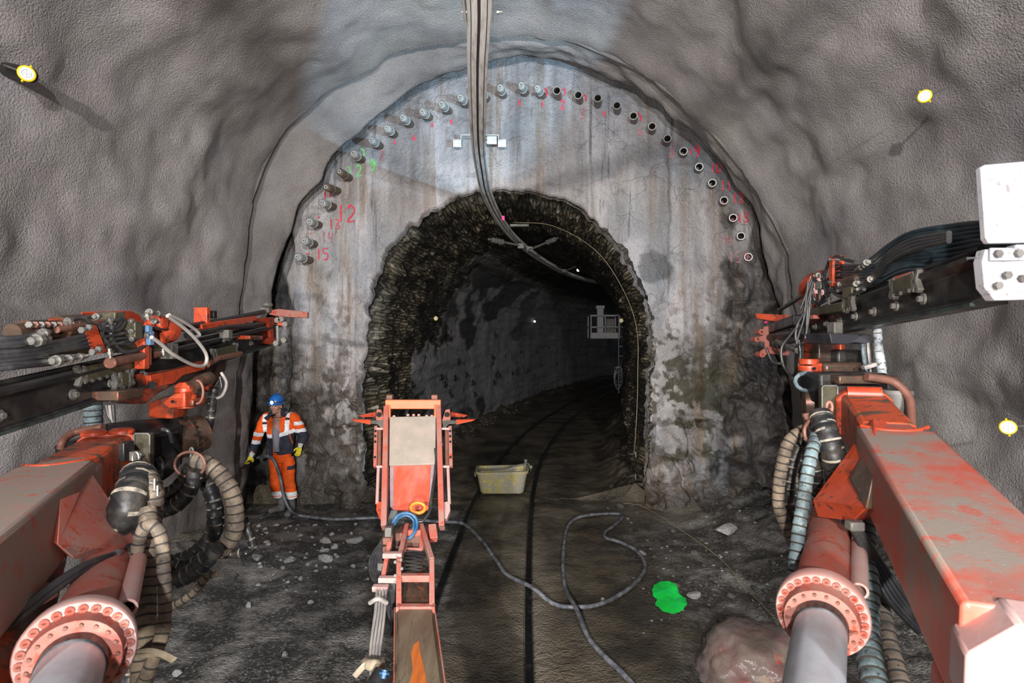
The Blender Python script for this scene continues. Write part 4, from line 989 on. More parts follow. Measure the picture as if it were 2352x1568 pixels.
def lift_cylinder(root, far, fl, rb, rf_, rr, rod_len, side):
    far = Vector(far); fl = Vector(fl); d = (fl - far).normalized(); _, s, u = frame(d)
    mb = MB(); mb.tube([far - d * .05, far, far + (fl - far) * .62, far + (fl - far) * .62, fl], rb, 32, rf=lambda i: (rb * .6, rb * .96, rb * .96, rb, rb)[i])
    c = lab(mb.build('lift_cylinder', M['orange_dusty'], root), 'thick dusty pinkish hydraulic lift cylinder')
    mb = MB(); mb.tube([fl - d * .02, fl - d * .02, fl + d * .045, fl + d * .055], rf_, 44, rf=lambda i: (rb, rf_ * .97, rf_, rf_ * .97)[i]); f = mb.build('flange', M['pale_paint'], c)
    mb = MB()
    nb = 26
    for k in range(nb):
        a = 2 * math.pi * k / nb; q = fl + (s * math.cos(a) + u * math.sin(a)) * rf_ * .86 + d * .054
        mb = MB(); mb.tube([q, q + d * .002, q + d * .010, q + d * .010], .012, 10, rf=lambda i: (.0155, .0155, .0155, .008)[i]); mb.build('bolt', M['orange_dusty'], c)
    mb = MB(); mb.tube([fl + d * .05, fl + d * .05, fl + d * .12, fl + d * .125], rr * 1.5, 36, rf=lambda i: (rr * 1.52, rr * 1.46, rr * 1.40, rr * 1.02)[i]); lab(mb.build('gland', M['orange_dusty'], c), 'recessed orange rod gland')
    for k in range(18):
        a = 2 * math.pi * k / 18; q = fl + (s * math.cos(a) + u * math.sin(a)) * rr * 1.25 + d * .12
        mb = MB(); mb.tube([q, q + d * .012], .007, 8); mb.build('gland_bolt', M['rust'], c)
    mb = MB(); mb.tube([fl + d * .10, fl + d * .18], rr * 1.03, 36); mb.build('wiper_seal', M['black'], c)
    mb = MB(); mb.tube([fl + d * .08, fl + d * rod_len], rr * .98, 36); lab(mb.build('piston_rod', M['chrome'], c), 'pale hazy chrome piston rod')
    o = s * side * rb * 1.12 + u * rb * .55
    mb = MB(); mb.pipe(far.lerp(fl, .30) + o, fl + o - d * .10, rb * .30, rb * .22, 16); mb.build('oil_tube', M['pale_paint'], c)
    mb = MB(); q = fl + o - d * .34; mb.bar(q - d * .10, q + d * .12, rb * .5, rb * .35, up=u); mb.build('pipe_clamp', M['pale_paint'], c, bevel=.006)
    return c
def framed_plate(root, q0, q1, Y):   # small oblong cover with a raised rim
    a = P(q0[0], q0[1], Y); b_ = P(q1[0], q1[1], Y); c = (a + b_) / 2; w = abs(b_.x - a.x); h = abs(b_.z - a.z)
    o = bx(root, 'cover_plate', c, w, .05, h, M['brass'], bev=.008)
    mb = MB(); lp = [c + V(x * w / 2, -.03, z * h / 2) for x, z in ((-.8, -1), (.8, -1), (1, -.9), (1, .9), (.8, 1), (-.8, 1), (-1, .9), (-1, -.9), (-.8, -1))]
    mb.tube(lp, .007, 8); lab(mb.build('rim', M['steel_dusty'], o), 'worn bright raised rim')
    return o
def feed(root, near, far, h, bolts, side):
    near = Vector(near); far = Vector(far); d, s, u = frame(far - near); s = s * (-side)   # s points to the tunnel centre side
    if s.x * side > 0: s = -s
    w = .14
    prof = [(-w/2, -h/2), (w/2, -h/2), (w/2, -h/2 + .018), (w/2 - .03, -h/2 + .03), (w/2 - .03, h/2 - .05), (w/2 + .02, h/2 - .02), (w/2 + .02, h/2), (-w/2 - .02, h/2), (-w/2 - .02, h/2 - .02), (-w/2 + .03, h/2 - .05), (-w/2 + .03, -h/2 + .03), (-w/2, -h/2 + .018)]
    mb = MB(); mb.sweep(near, far, prof); o = mb.build('feed_beam', M['black'], root, bevel=.003)
    mb = MB(); mb.bar(near + u * (-h/2 + .0) + s * (w/2), far + u * (-h/2) + s * (w/2), .02, .016); lab(mb.build('beam_edge_strip', simple('scuffed_edge_paint', (.05, .075, .065), .45, .2, (.02, .022, .022), 7), o), 'scuffed greenish bottom edge')
    for t in bolts:
        q = near.lerp(far, t) + s * (w/2 - .028) - u * .02; mb = MB(); mb.tube([q, q + s * .012], .032, 18); mb.tube([q + s * .012, q + s * .034], .018, 6); mb.build('bolt', M['steel_dusty'], o)
    mb = MB(); mb.tube([near + u * (h/2 + .03) + s * .03, far + u * (h/2 + .03) + s * .03], .018, 8); mb.build('guide_bar', M['black'], o)
    return d, s, u
def xclamp(root, c, d, s, u, L):
    mb = MB(); mb.bar(c - d * L / 2, c + d * L / 2, .05, .10, up=u); o = mb.build('slide_block', M['brass'], root, bevel=.006)
    for e in (-1, 1):
        q = c + d * e * (L / 2 + .03) + s * .01
        mb = MB(); mb.bar(q - u * .06 - d * .04, q + u * .05 + d * .03, .03, .03, up=s); mb.bar(q + u * .06 - d * .04, q - u * .05 + d * .03, .03, .03, up=s); mb.build('x_bracket', M['steel_dusty'], o, bevel=.003)
    n = max(2, int(L / .07))
    for k in range(n):
        mb = MB(); q = c + d * (k / (n - 1) - .5) * L * .85 + s * .026 - u * .045; mb.bolt(q, s, .012, .012); mb.build('bolt', M['steel'], o)
    return o

# ================= right boom
NR = V(2.107, 2.34, 2.99); FRr = V(3.29, 7.0, 2.77)
def YR(px): return 1.512 / ((px - 1176) / F - .254)
def PR(px, py, k=1.0): return P(px, py, YR(px) * k)
R_ = thing('drilling_boom', 'right drilling boom, dusty orange arm with white plates at its rear', 'drilling boom', (1.30, 1.42, 1.85))
an, af = V(1.335, 1.42, 1.87), V(2.02, 3.0, 2.08)
mb = MB(); d, s, u = frame(af - an); mb.sweep(an, af, chamf(.36, .32, .012)); arm = lab(mb.build('boom_arm', M['arm_top'], R_, bevel=.008), 'worn red paint on top turning to grey dust further out')
mb = MB(); mb.sweep(an - d * .10, an + d * .03, chamf(.385, .345, .10)); lab(mb.build('end_collar', M['collar_paint'], arm, bevel=.01), 'pale pink chamfered end block')
mb = MB(); mb.sweep(an - d * .3 - u * .30, an + d * .25 - u * .26, chamf(.36, .22, .02)); mb.build('lower_bracket', M['orange_dusty'], arm, bevel=.01)
for k, (px, py, Y, rr_) in enumerate(((2352, 1262, 1.9, .05), (2345, 1440, 1.25, .04))):
    pass
mb = MB(); mb.sweep(af - d * .05, af + d * .32, chamf(.33, .31, .05), scale2=.86); lab(mb.build('arm_shoulder', M['arm_top'], arm, bevel=.012), 'dusty tapering shoulder with orange weld seam')
mb = MB(); q = af + u * .155; pts = [q - s * .15 + d * .05, q - s * .05 - d * .02, q + s * .08 + d * .0, q + s * .16 + d * .1]; mb.tube(catmull(pts, 6), .012, 8); mb.build('weld_seam', M['orange'], arm)
neck0 = af + d * .2; neck1 = V(2.36, 3.82, 2.20)
mb = MB(); mb.sweep(neck0, neck1, chamf(.27, .30, .02)); nk = lab(mb.build('arm_neck', M['orange_scraped'], R_, bevel=.008), 'bright orange neck with black scrape marks')
mb = MB(); mb.sweep(neck1 - d * .03, neck1 + d * .10, chamf(.33, .33, .05)); mb.build('neck_cap', M['orange'], nk, bevel=.012)
mb = MB(); mb.tube([neck1 - d * .0 + u * .15 - s * .10, neck1 - d * .0 + u * .15 + s * .10], .05, 16); mb.build('hinge_pin', M['orange'], nk)
# gusset for the cylinder
plate(R_, 'gusset', [P(2004, 960, 3.15), P(1870, 1150, 2.98), P(1876, 1186, 2.96), P(1960, 1196, 2.78), P(1990, 1166, 2.62), P(2012, 1050, 2.62)], V(.16, .10, -.02), M['orange'])
plate(R_, 'gusset_recess_shade', [P(1994, 1015, 3.0), P(1950, 1100, 2.8), P(1988, 1170, 2.60), P(2004, 1090, 2.62)], V(.05, .0, 0), M['brown_metal'])  # brown plate stands in for the dark recess between gusset and arm
lift_cylinder(R_, (1.93, 3.42, 1.66), (1.32, 2.42, 1.56), .12, .178, .098, .75, -1)
# rotation head
bx(R_, 'rotary_head', P(1935, 888, 4.25), .50, .30, .22, M['black'], bev=.02)
bx(R_, 'head_housing', P(1955, 868, 4.2), .42, .42, .06, M['brown_metal'], bev=.01)
framed_plate(R_, (1883, 885), (1918, 955), 3.95)
mb = MB(); mb.tube([P(1890, 925, 4.3), P(1850, 925, 4.35), P(1842, 925, 4.36)], .13, 28, rf=lambda i: (.13, .13, .10)[i]); mb.build('rotary_actuator', M['brown_metal'], R_)
mb = MB(); c = P(2060, 905, 4.0); mb.tube([c - V(0, 0, .22), c, c + V(0, 0, .001), c + V(0, 0, .03)], .1, 24, rf=lambda i: (.095, .095, .105, .10)[i]); lab(mb.build('motor_drum', M['steel_dusty'], R_), 'grey drum with a dark lid')
hp_ = [P(1990, 865, 3.95), P(2048, 875, 3.95), P(2079, 900, 3.9), P(2091, 927, 3.85), P(2094, 985, 3.75)]
hose(hp_, .028, M['rust'], R_, 'grab_handle', 12)
# slewing link, knuckle
bx(R_, 'knuckle_body', P(1918, 845, 4.6), .34, .3, .10, M['brown_metal'], bev=.03)
for z in (0, 1, 2):
    mb = MB(); c = P(1858, (830, 845, 862)[z], 4.55); mb.cyl(c - V(0, 0, .022), c + V(0, 0, .022), (.075, .082, .075)[z], n=24); mb.build('clevis', M['orange'], R_, bevel=.004)
bx(R_, 'clevis_arm', P(1878, 850, 4.55), .14, .12, .12, M['orange'], bev=.02)
mb = MB(); c = P(1870, 846, 4.44); mb.cyl(c, c + V(0, -.01, 0), .012, n=12); mb.build('grease_hole_shade', M['hole_shade'], R_)
mb = MB(); c = P(1857, 877, 4.3); mb.tube([c + V(.10 * math.cos(a), .02 * math.sin(a), .07 * math.sin(a)) for a in [k * .45 for k in range(15)]], .015, 8); mb.build('bent_hose', M['blue_wrap'], R_)
bx(R_, 'cradle', P(1888, 805, 4.9), .20, .25, .22, M['orange_oily'], bev=.015)
bx(R_, 'cradle_side', P(1916, 805, 4.85), .05, .25, .19, M['orange'], bev=.01)
bx(R_, 'cradle_shadow_block', P(1945, 830, 4.8), .30, .25, .20, M['black'], bev=.02).name = 'cradle_shadow_fill'  # black block stands in for the shadow at the cradle
plate(R_, 'support_tray', [P(1905, 765, 4.2), P(2003, 768, 4.2), P(2003, 782, 4.2), P(1990, 790, 4.2), P(1965, 786, 4.2), P(1940, 791, 4.2), P(1910, 789, 4.2)], V(0, .35, 0), simple('violet_grey_steel', (0.05, .048, .06), .45, .3, (.025, .025, .03), 6))
bx(R_, 'tray_end', P(1918, 755, 4.3), .07, .10, .10, M['steel_dusty'], bev=.008)
# feed beam
d, s, u = feed(R_, NR + (FRr - NR).normalized() * .25, FRr, .22, [.12, .20, .28, .36, .44, .52, .60], 1)
nb = NR
for (px, py, L, k) in ((2082, 655, .26, .95), (1953, 697, .09, .94), (1812, 757, .22, .97)):
    xclamp(R_, PR(px, py, k), d, s, u, L)
bx(R_, 'slide_cover', PR(2095, 634, .97), .10, .26, .03, M['orange_dusty'], R=Matrix.Rotation(-.25, 3, 'Z'))
# rear white plates
plate(R_, 'rear_plate', [P(2252, 384, 2.45), P(2262, 378, 2.45), P(2440, 362, 2.4), P(2440, 556, 2.4), P(2272, 559, 2.45), P(2264, 548, 2.45)], V(0, .03, 0), M['white_plate'], .004)
low = plate(R_, 'lower_rear_plate', [P(2264, 572, 2.43), P(2330, 570, 2.43), P(2334, 561, 2.43), P(2440, 559, 2.38), P(2440, 686, 2.38), P(2285, 690, 2.43), P(2262, 660, 2.43), P(2256, 600, 2.43)], V(0, .05, 0), M['white_plate'], .004)
mb = MB(); mb.box((P(2274, 568, 2.42) + P(2352, 600, 2.42)) / 2, .15, .012, .055); lab(mb.build('clip_strip', M['white_plate'], low, bevel=.003), 'pinkish bolted strip')
for (x, y) in ((2290, 583), (2337, 582), (2290, 656), (2311, 632), (2345, 640)):
    mb = MB(); mb.bolt(P(x, y, 2.41), V(0, -1, 0), .017, .015); mb.build('bolt', M['steel_dusty'], low)
# hose fan
for k in range(10):
    y0 = 512 + k * 9.5; rr_ = .014
    end = (1990 - 8 * (k % 3), 604 + k * 5) if k < 3 else (1916, 610 + (k - 3) * 6.5)
    pts = [P(2400, y0 - 2, 2.55), P(2268, y0, 2.62), P(2190, y0 + 6 + k * 1.5, 2.95), PR(2080, (540, 548, 556, 572, 582, 590, 596, 604, 612, 622)[k], .96), PR(2000, (596, 604, 612, 608, 614, 622, 628, 634, 642, 652)[k], .97), PR(end[0], end[1], .97)]
    hose(pts, rr_, M['rubber_blue'], R_)
    if k < 3: fitting(PR(end[0] + 12, end[1] - 3, .965), PR(end[0] - 8, end[1] + 6, .965), .016, R_)
for k in range(5):
    hose([P(2400, 600 + 6 * k, 2.7), P(2290, 590 + 8 * k, 2.75), P(2200, 600 + 9 * k, 3.05), PR(2110, 628 + 6 * k, 1.0), PR(2000, 662 + 4 * k, 1.0), PR(1950, 672 + 5 * k, .99)], .016, M['rubber'], R_)
for k in range(4):
    hose([PR(2180, 535 + 6 * k, .93), PR(2090, 552 + 8 * k, .93), PR(2040, 585 + 7 * k, .95), PR(1995, 640 + 5 * k, .95), PR(1940, 668 + 4 * k, .96)], .013, M['rubber'], R_)
# comb
cb = PR(1922, 622, .95)
mb = MB()
for e in (-1, 1): mb.box(cb + V(e * .038, 0, 0), .02, .05, .24)
for e in (-1, 1): mb.box(cb + V(0, 0, e * .11), .09, .05, .022)
for k in range(5): mb.box(cb + V(.022, 0, -.07 + k * .035), .03, .05, .010)
comb = mb.build('hose_comb', M['orange'], R_, bevel=.003)
for e in (-1, 1):
    mb = MB(); mb.cyl(cb + V(-.075, -.01, e * .09), cb + V(.075, -.01, e * .09), .013, n=10); mb.build('comb_bolt', M['steel'], comb)
# rock drill at the front
mb = MB(); c = PR(1872, 658, .98); mb.tube([c - d * .10, c - d * .06, c + d * .10, c + d * .14], .14, 24, rf=lambda i: (.10, .125, .125, .09)[i]); dr = lab(mb.build('rock_drill', M['orange_oily'], R_), 'orange round drill head housing')
mb = MB(); mb.tube([c + d * .1 - u*.02, c + d * 1.6 - u * .06], .024, 12); mb.build('drill_rod', M['black'], dr)
bx(R_, 'drill_body', PR(1960, 655, .99), .16, .5, .12, M['brown_metal'], R=Matrix.Rotation(-.25, 3, 'Z'), bev=.02)
bx(R_, 'drill_sledge', PR(1925, 710, .985), .20, .9, .07, M['brass'], R=Matrix.Rotation(-.25, 3, 'Z'), bev=.01)
bx(R_, 'valve_block', PR(1960, 672, .95), .10, .12, .08, M['brass'], bev=.008)
bx(R_, 'valve_block', PR(1886, 655, .94), .06, .1, .07, M['steel_dusty'], bev=.008)
bx(R_, 'blue_valve', P(1861, 655, 5.1), .05, .05, .06, simple('pale_blue_valve', (.14, .25, .42), .4), bev=.006)
bx(R_, 'blue_valve', P(1861, 680, 5.1), .05, .05, .06, bpy.data.materials['pale_blue_valve'], bev=.006)
plate(R_, 'drill_guard', [PR(1838, 700, .98), PR(1840, 650, .98), PR(1862, 628, .98), PR(1890, 618, .98), PR(1895, 630, .98), PR(1868, 645, .98), PR(1850, 665, .98), PR(1848, 700, .98)], V(.02, .10, 0), M['orange'])
bx(R_, 'upright_bracket', PR(1874, 700, .95), .05, .06, .20, M['orange'])
bx(R_, 'upright_base', PR(1880, 728, .95), .16, .14, .035, M['orange_dusty'])
for (a, b_) in (((1902, 672), (1905, 700)), ((1872, 628), (1886, 634)), ((1960, 655), (1972, 648)), ((1948, 674), (1970, 664)), ((1862, 652), (1866, 668)), ((1995, 642), (2003, 640)), ((1925, 650), (1934, 655)), ((1985, 605), (1995, 600))):
    fitting(PR(*a, .94), PR(*b_, .94), .015, R_)
for pts in ([(1904, 600), (1893, 640), (1900, 690)], [(1868, 634), (1850, 680), (1838, 710)], [(1870, 640), (1856, 690), (1844, 740), (1830, 785), (1836, 792)], [(1862, 670), (1856, 740), (1848, 785), (1840, 792), (1828, 778), (1832, 745), (1858, 700)],
            [(1855, 700), (1852, 760), (1846, 793)], [(1894, 625), (1915, 590), (1940, 596), (1965, 602)], [(1865, 668), (1875, 695), (1895, 690), (1908, 660), (1900, 640)], [(1862, 690), (1880, 700), (1900, 672), (1925, 668)], [(1856, 650), (1850, 700), (1846, 730)], [(1905, 665), (1930, 680), (1960, 676), (1985, 664)],
            [(1866, 636), (1880, 655), (1882, 690), (1875, 720)], [(1888, 640), (1900, 652), (1904, 668)], [(1836, 745), (1815, 770), (1795, 800), (1800, 840), (1822, 862), (1838, 820), (1834, 780)], [(1800, 835), (1775, 830), (1760, 800)]):
    hose([P(x, y, min(YR(x), 5.4) * .93) for x, y in pts], .013, random.choice([M['rubber'], M['rubber'], M['dark_hose']]), R_)
# front jaws
Yj = 6.3
blade = plate(R_, 'front_blade', [P(1735, 719, Yj), P(1800, 723, Yj - .2), P(1838, 727, Yj - .3), P(1838, 741, Yj - .3), P(1800, 741, Yj - .2), P(1737, 731, Yj)], V(.03, .09, 0), M['orange'])
j = plate(R_, 'jaw_plate', [P(1754, 750, Yj), P(1766, 748, Yj), P(1768, 795, Yj), P(1815, 808, Yj), P(1812, 817, Yj), P(1765, 812, Yj), P(1752, 819, Yj), P(1743, 815, Yj), P(1746, 806, Yj), P(1757, 800, Yj), P(1756, 785, Yj), P(1737, 784, Yj), P(1736, 775, Yj), P(1752, 771, Yj)], V(.02, .07, 0), M['orange_dusty'])
for (x, y) in ((1751, 814), (1750, 762), (1740, 779)):
    mb = MB(); q = P(x, y, Yj - .03); mb.pipe(q, q + V(0, .12, 0), .032, .014, 16); mb.build('pivot_eye', M['orange_dusty'], j)
mb = MB(); mb.tube([P(1785, 784, Yj - .5), P(1832, 805, Yj - 1.2)], .026, 12); mb.build('jaw_strut', M['steel_dusty'], R_)
mb = MB(); mb.tube([P(1768, 775, Yj), P(1850, 760, Yj - 1.2)], .04, 12); mb.build('jaw_cylinder', M['black'], R_)
mb = MB(); mb.bar(P(1760, 758, Yj+.3), P(1830, 735, Yj - 1), .08, .10); mb.build('front_support', M['black'], R_, bevel=.01)
bx(R_, 'red_reflector', P(1758, 740, Yj), .03, .03, .02, M['pink'], bev=.003)
# hose bundles under and beside the arm
wrap_hose([P(1884, 950, 3.25), P(1892, 975, 3.2), P(1904, 1010, 3.15), P(1918, 1060, 3.15), P(1925, 1110, 3.3)], .063, M['dark_hose'], R_, label='thick black ribbed hose')
wrap_hose([P(1862, 960, 3.35), P(1868, 1000, 3.3), P(1872, 1060, 3.3), P(1880, 1130, 3.4), P(1880, 1200, 3.5)], .034, M['dark_hose'], R_)
wrap_hose([P(1875, 1000, 3.2), P(1862, 1050, 3.1), P(1846, 1143, 3.05), P(1832, 1240, 3.0), P(1826, 1330, 2.95), P(1850, 1450, 3.0)], .034, M['blue_wrap'], R_, label='pale blue-grey wrapped hose')
wrap_hose([P(1850, 985, 3.5), P(1815, 1010, 3.5), P(1797, 1064, 3.5), P(1788, 1150, 3.5), P(1805, 1210, 3.5), P(1824, 1245, 3.5)], .036, M['tan_hose'], R_)
wrap_hose([P(1848, 1000, 3.6), P(1822, 1060, 3.6), P(1812, 1130, 3.6), P(1822, 1190, 3.6), P(1830, 1240, 3.6)], .034, M['dark_hose'], R_)
wrap_hose([P(1845, 980, 3.7), P(1835, 1040, 3.7), P(1830, 1100, 3.7), P(1838, 1200, 3.7)], .034, M['dark_hose'], R_)
wrap_hose([P(1985, 1175, 2.95), P(1984, 1250, 2.85), P(1992, 1340, 2.7), P(1990, 1420, 2.6), P(1996, 1500, 2.45), P(2015, 1590, 2.3), P(2040, 1680, 2.2)], .052, M['blue_wrap'], R_, label='thick grey-green wrapped hose between cylinder and arm')
wrap_hose([P(2005, 1300, 2.95), P(2022, 1390, 2.8), P(2042, 1480, 2.65), P(2070, 1580, 2.5)], .040, M['tan_hose'], R_)
wrap_hose([P(2014, 755, 4.35), P(2018, 800, 4.35), P(2024, 840, 4.35), P(2030, 900, 4.35)], .032, simple('white_hose_wrap', (.46, .5, .52), .6, 0, (.10, .11, .12), 10, .5, .62), R_, label='whitish taped upright hose')
for k in range(4): hose([P(1980 + 5 * k, 770, 4.4), P(1984 + 5 * k, 820, 4.42), P(1994 + 3 * k, 870, 4.45)], .014, (M['blue_wrap'], M['rubber'], M['pale_hose'], M['rubber'])[k], R_)
mb = MB(); mb.bar(P(1982, 845, 4.3), P(2010, 836, 4.3), .03, .05, up=V(0, 1, 0)); mb.build('hose_strap', M['pale_hose'], R_, bevel=.004)
for k in range(5):
    hose([P(1886, 1162 + 2 * k, 3.0), P(1925, 1172 + 5 * k, 2.9), P(1960, 1195 + 6 * k, 2.8), P(2005 - 3 * k, 1262 + 6 * k, 2.75), P(2060 - 5 * k, 1345 + 8 * k, 2.7), P(2110, 1420 + 8 * k, 2.7)], .013, M['rubber'] if k % 2 else M['dark_hose'], R_)
mb = MB(); c = P(1963, 1206, 2.74); mb.box(c, .07, .06, .045); mb.build('hose_clamp', M['steel_dusty'], R_, bevel=.008)
def chain(root, p0, n, mat, r=.028):
    for k in range(n):
        c = Vector(p0) + V(.004 * k, 0, -.042 * k); mb = MB(); e = V(1, 0, 0) if k % 2 == 0 else V(.3, 1, 0).normalized()
        mb.tube(catmull([c + e * r * .6 * math.cos(a) + V(0, 0, r * 1.1 * math.sin(a)) for a in [i * math.pi / 4 for i in range(9)]], 3), .008, 8); mb.build('chain_link', mat, root)
chain(R_, P(1905, 935, 3.3), 3, M['orange_dusty'])
for k in range(4):
    mb = MB(); c = P(1856 + k * 3, 952 + k * 4, 3.28); mb.tube([c - V(.03, 0, .006), c + V(.03, 0, .006)], .012, 8); mb.build('clamp_bolt', M['rust'], R_)
hose([P(1858, 966, 3.25), P(1848, 985, 3.2), P(1852, 1010, 3.2), P(1866, 1020, 3.25)], .009, M['rust'], R_, 'clamp_wire')

# ================= left boom
NL = V(-2.6, 1.9, 2.23); FL = V(-2.92, 7.0, 2.80)
def YL(px): return -2.579 / ((px - 1176) / F + .047)
def PL(px, py, k=1.0): return P(px, py, YL(px) * k)
L_ = thing('drilling_boom', 'left drilling boom, dusty orange arm with hose-covered rock drill above', 'drilling boom', (-1.8, 1.6, 1.85))
an, af = V(-1.62, 1.25, 1.85), V(-2.52, 3.15, 1.85)
mb = MB(); d, s, u = frame(af - an); mb.sweep(an, af, chamf(.36, .36, .015)); arm = lab(mb.build('boom_arm', M['arm_left'], L_, bevel=.008), 'grey dusty top face and pale red side')
mb = MB(); mb.sweep(af - d * .08, af + d * .28, chamf(.36, .36, .06), scale2=.88); lab(mb.build('arm_shoulder', M['arm_left'], arm, bevel=.012), 'grey dusty shoulder with orange weld seam')
mb = MB(); q = af + u * .178 - d * .02; mb.tube(catmull([q - s * .15 + d * .02, q - s * .04 - d * .05, q + s * .08 - d * .0, q + s * .15 + d * .1], 6), .010, 8); mb.build('weld_seam', M['orange'], arm)
neck0 = af + d * .2; neck1 = V(-2.84, 4.0, 1.88)
mb = MB(); mb.sweep(neck0, neck1, chamf(.29, .32, .02)); nk = lab(mb.build('arm_neck', M['orange_scraped'], L_, bevel=.008), 'bright orange neck with black scrape marks')
mb = MB(); mb.sweep(neck1 - d * .03, neck1 + d * .10, chamf(.36, .36, .05)); mb.build('neck_cap', M['orange'], nk, bevel=.012)
for e in (-1, 1):
    mb = MB(); c = neck1 + u * .17 + s * e * .08; mb.tube([c, c + u * .02, c + u * .035], .07, 20, rf=lambda i: (.08, .08, .06)[i]); mb.build('cap_boss', M['orange'], nk)
plate(L_, 'gusset', [P(204, 1076, 3.15), P(312, 1236, 2.95), P(304, 1270, 2.9), P(170, 1284, 2.62), P(132, 1250, 2.45), P(140, 1125, 2.62)], V(-.14, .12, -.02), M['orange_dusty'])
plate(L_, 'lower_bracket', [P(150, 1290, 2.75), P(60, 1300, 2.5), P(-80, 1430, 2.1), P(-160, 1700, 1.7), P(60, 1700, 1.9), P(110, 1480, 2.3)], V(-.1, .15, 0), M['orange_oily'], .01)
lift_cylinder(L_, (-2.06, 2.92, 1.58), (-1.56, 2.05, 1.6), .122, .182, .10, .8, -1)
for k in range(2):
    hose([P(275, 1272 + 4 * k, 2.75), P(235, 1282 + 9 * k, 2.6), P(180, 1305 + 12 * k, 2.45), P(110, 1352 + 14 * k, 2.3), P(40, 1408 + 14 * k, 2.15), P(-60, 1490, 2.0)], .016, M['rubber'], L_)
    fitting(P(278, 1268 + 8 * k, 2.74), P(255, 1276 + 8 * k, 2.68), .015, L_)
bx(L_, 'hose_bracket', P(90, 1362, 2.35), .10, .08, .06, M['rust'])
# rotation head
mb = MB(); mb.prism([P(225, 1000, 4.1), P(240, 972, 4.2), P(345, 966, 4.4), P(352, 985, 4.3), P(350, 1010, 4.2)], V(0, .35, -.02)); mb.build('head_housing', M['black'], L_, bevel=.02)
bx(L_, 'rotary_head', P(345, 1030, 4.45), .30, .40, .34, M['black'], bev=.03)
framed_plate(L_, (314, 994), (350, 1074), 4.05)
a0, a1 = P(385, 1015, 4.7), P(462, 992, 4.95)
mb = MB(); mb.tube([a0, a0.lerp(a1, .48), a0.lerp(a1, .48), a0.lerp(a1, .54), a0.lerp(a1, .54), a1, a1 + (a1 - a0) * .12], .16, 36, rf=lambda i: (.165, .165, .180, .180, .158, .158, .10)[i]); ra = lab(mb.build('rotary_actuator', M['brown_metal'], L_), 'big brown ribbed rotary drum')
for k in range(22):
    a = 2 * math.pi * k / 22; dd, ss, uu = frame(a1 - a0); q = a0.lerp(a1, .55) + (ss * math.cos(a) + uu * math.sin(a)) * .168; mb = MB(); mb.tube([q, q + dd * .02], .011, 6); mb.build('bolt', M['black'], ra)
mb = MB(); mb.tube([P(350, 1060, 4.3), P(365, 1080, 4.35)], .16, 24); mb.build('end_flange', M['black'], L_)
hose([P(237, 980, 4.1), P(182, 990, 4.1), P(156, 1001, 4.05), P(143, 1016, 4.0), P(140, 1030, 4.0)], .026, M['rust'], L_, 'grab_handle', 12)
mb = MB(); mb.prism([P(126, 1027, 4.1), P(135, 1014, 4.2), P(182, 1010, 4.2), P(178, 1040, 4.1), P(160, 1055, 4.1), P(126, 1055, 4.1)], V(0, .25, 0)); mb.build('motor_box', M['black'], L_, bevel=.01)
hose([P(355, 1075, 4.2), P(372, 1092, 4.2), P(372, 1068, 4.2), P(362, 1050, 4.2)], .022, M['rubber'], L_)
hose([P(372, 985, 4.2), P(388, 992, 4.2), P(396, 1015, 4.25)], .015, M['rubber'], L_)
# knuckle
c0 = P(392, 935, 4.6)
plate(L_, 'knuckle_body', [P(340, 925, 4.5), P(372, 912, 4.5), P(398, 905, 4.5), P(445, 918, 4.5), P(444, 934, 4.5), P(398, 942, 4.5), P(396, 962, 4.5), P(340, 960, 4.5)], V(0, .22, 0), M['orange_oily'], .012)
for z in (0, 1, 2):
    mb = MB(); c = P(425, (896, 912, 930)[z], 4.55); mb.cyl(c - V(0, 0, .022), c + V(0, 0, .022), (.075, .085, .075)[z], n=26); mb.build('clevis', M['orange'], L_, bevel=.004)
plate(L_, 'clevis_arm', [P(395, 905, 4.42), P(425, 900, 4.42), P(425, 935, 4.42), P(385, 938, 4.42), P(372, 925, 4.42)], V(0, .14, 0), M['orange'], .01)
mb = MB(); c = P(397, 922, 4.40); mb.cyl(c, c + V(0, -.01, 0), .011, n=12); mb.build('grease_hole_shade', M['hole_shade'], L_)
plate(L_, 'top_link', [P(400, 886, 4.5), P(410, 878, 4.5), P(435, 878, 4.5), P(435, 896, 4.5), P(400, 896, 4.5)], V(0, .12, 0), M['orange'])
mb = MB(); mb.tube([P(440, 890, 4.5), P(455, 878, 4.55), P(480, 868, 4.7)], .055, 18); mb.build('tilt_cylinder', M['brown_metal'], L_)
mb = MB(); c = P(452, 900, 4.4); mb.tube([c + V(.05 * math.cos(a), 0, .09 * math.sin(a)) for a in [-1.6 + k * .4 for k in range(9)]], .010, 8); mb.build('bent_pipe', M['rust'], L_)
# cradle under the feed
cr_ = plate(L_, 'cradle', [PL(292, 862, .96), PL(292, 912, .96), PL(312, 928, .96), PL(338, 926, .96), PL(362, 905, .96), PL(400, 884, .96), PL(470, 868, .96), PL(486, 838, .96), PL(486, 822, .96), PL(400, 846, .96), PL(330, 856, .96)], V(-.20, .05, 0), M['orange_oily'], .012)
plate(L_, 'cradle_panel', [PL(398, 850, .945), PL(472, 832, .945), PL(472, 848, .945), PL(420, 862, .945), PL(400, 880, .945), PL(350, 890, .945), PL(345, 862, .945)], V(-.05, .0, 0), M['orange'], .004)
mb = MB(); mb.cyl(PL(348, 884, .935), PL(348, 884, .93), .028, n=16); mb.build('bore_shade', M['hole_shade'], L_)
plate(L_, 'rear_gusset', [PL(480, 820, .97), PL(524, 818, .97), PL(518, 850, .97), PL(500, 878, .97), PL(484, 900, .97), PL(478, 890, .97)], V(-.12, .05, 0), M['brown_metal'])
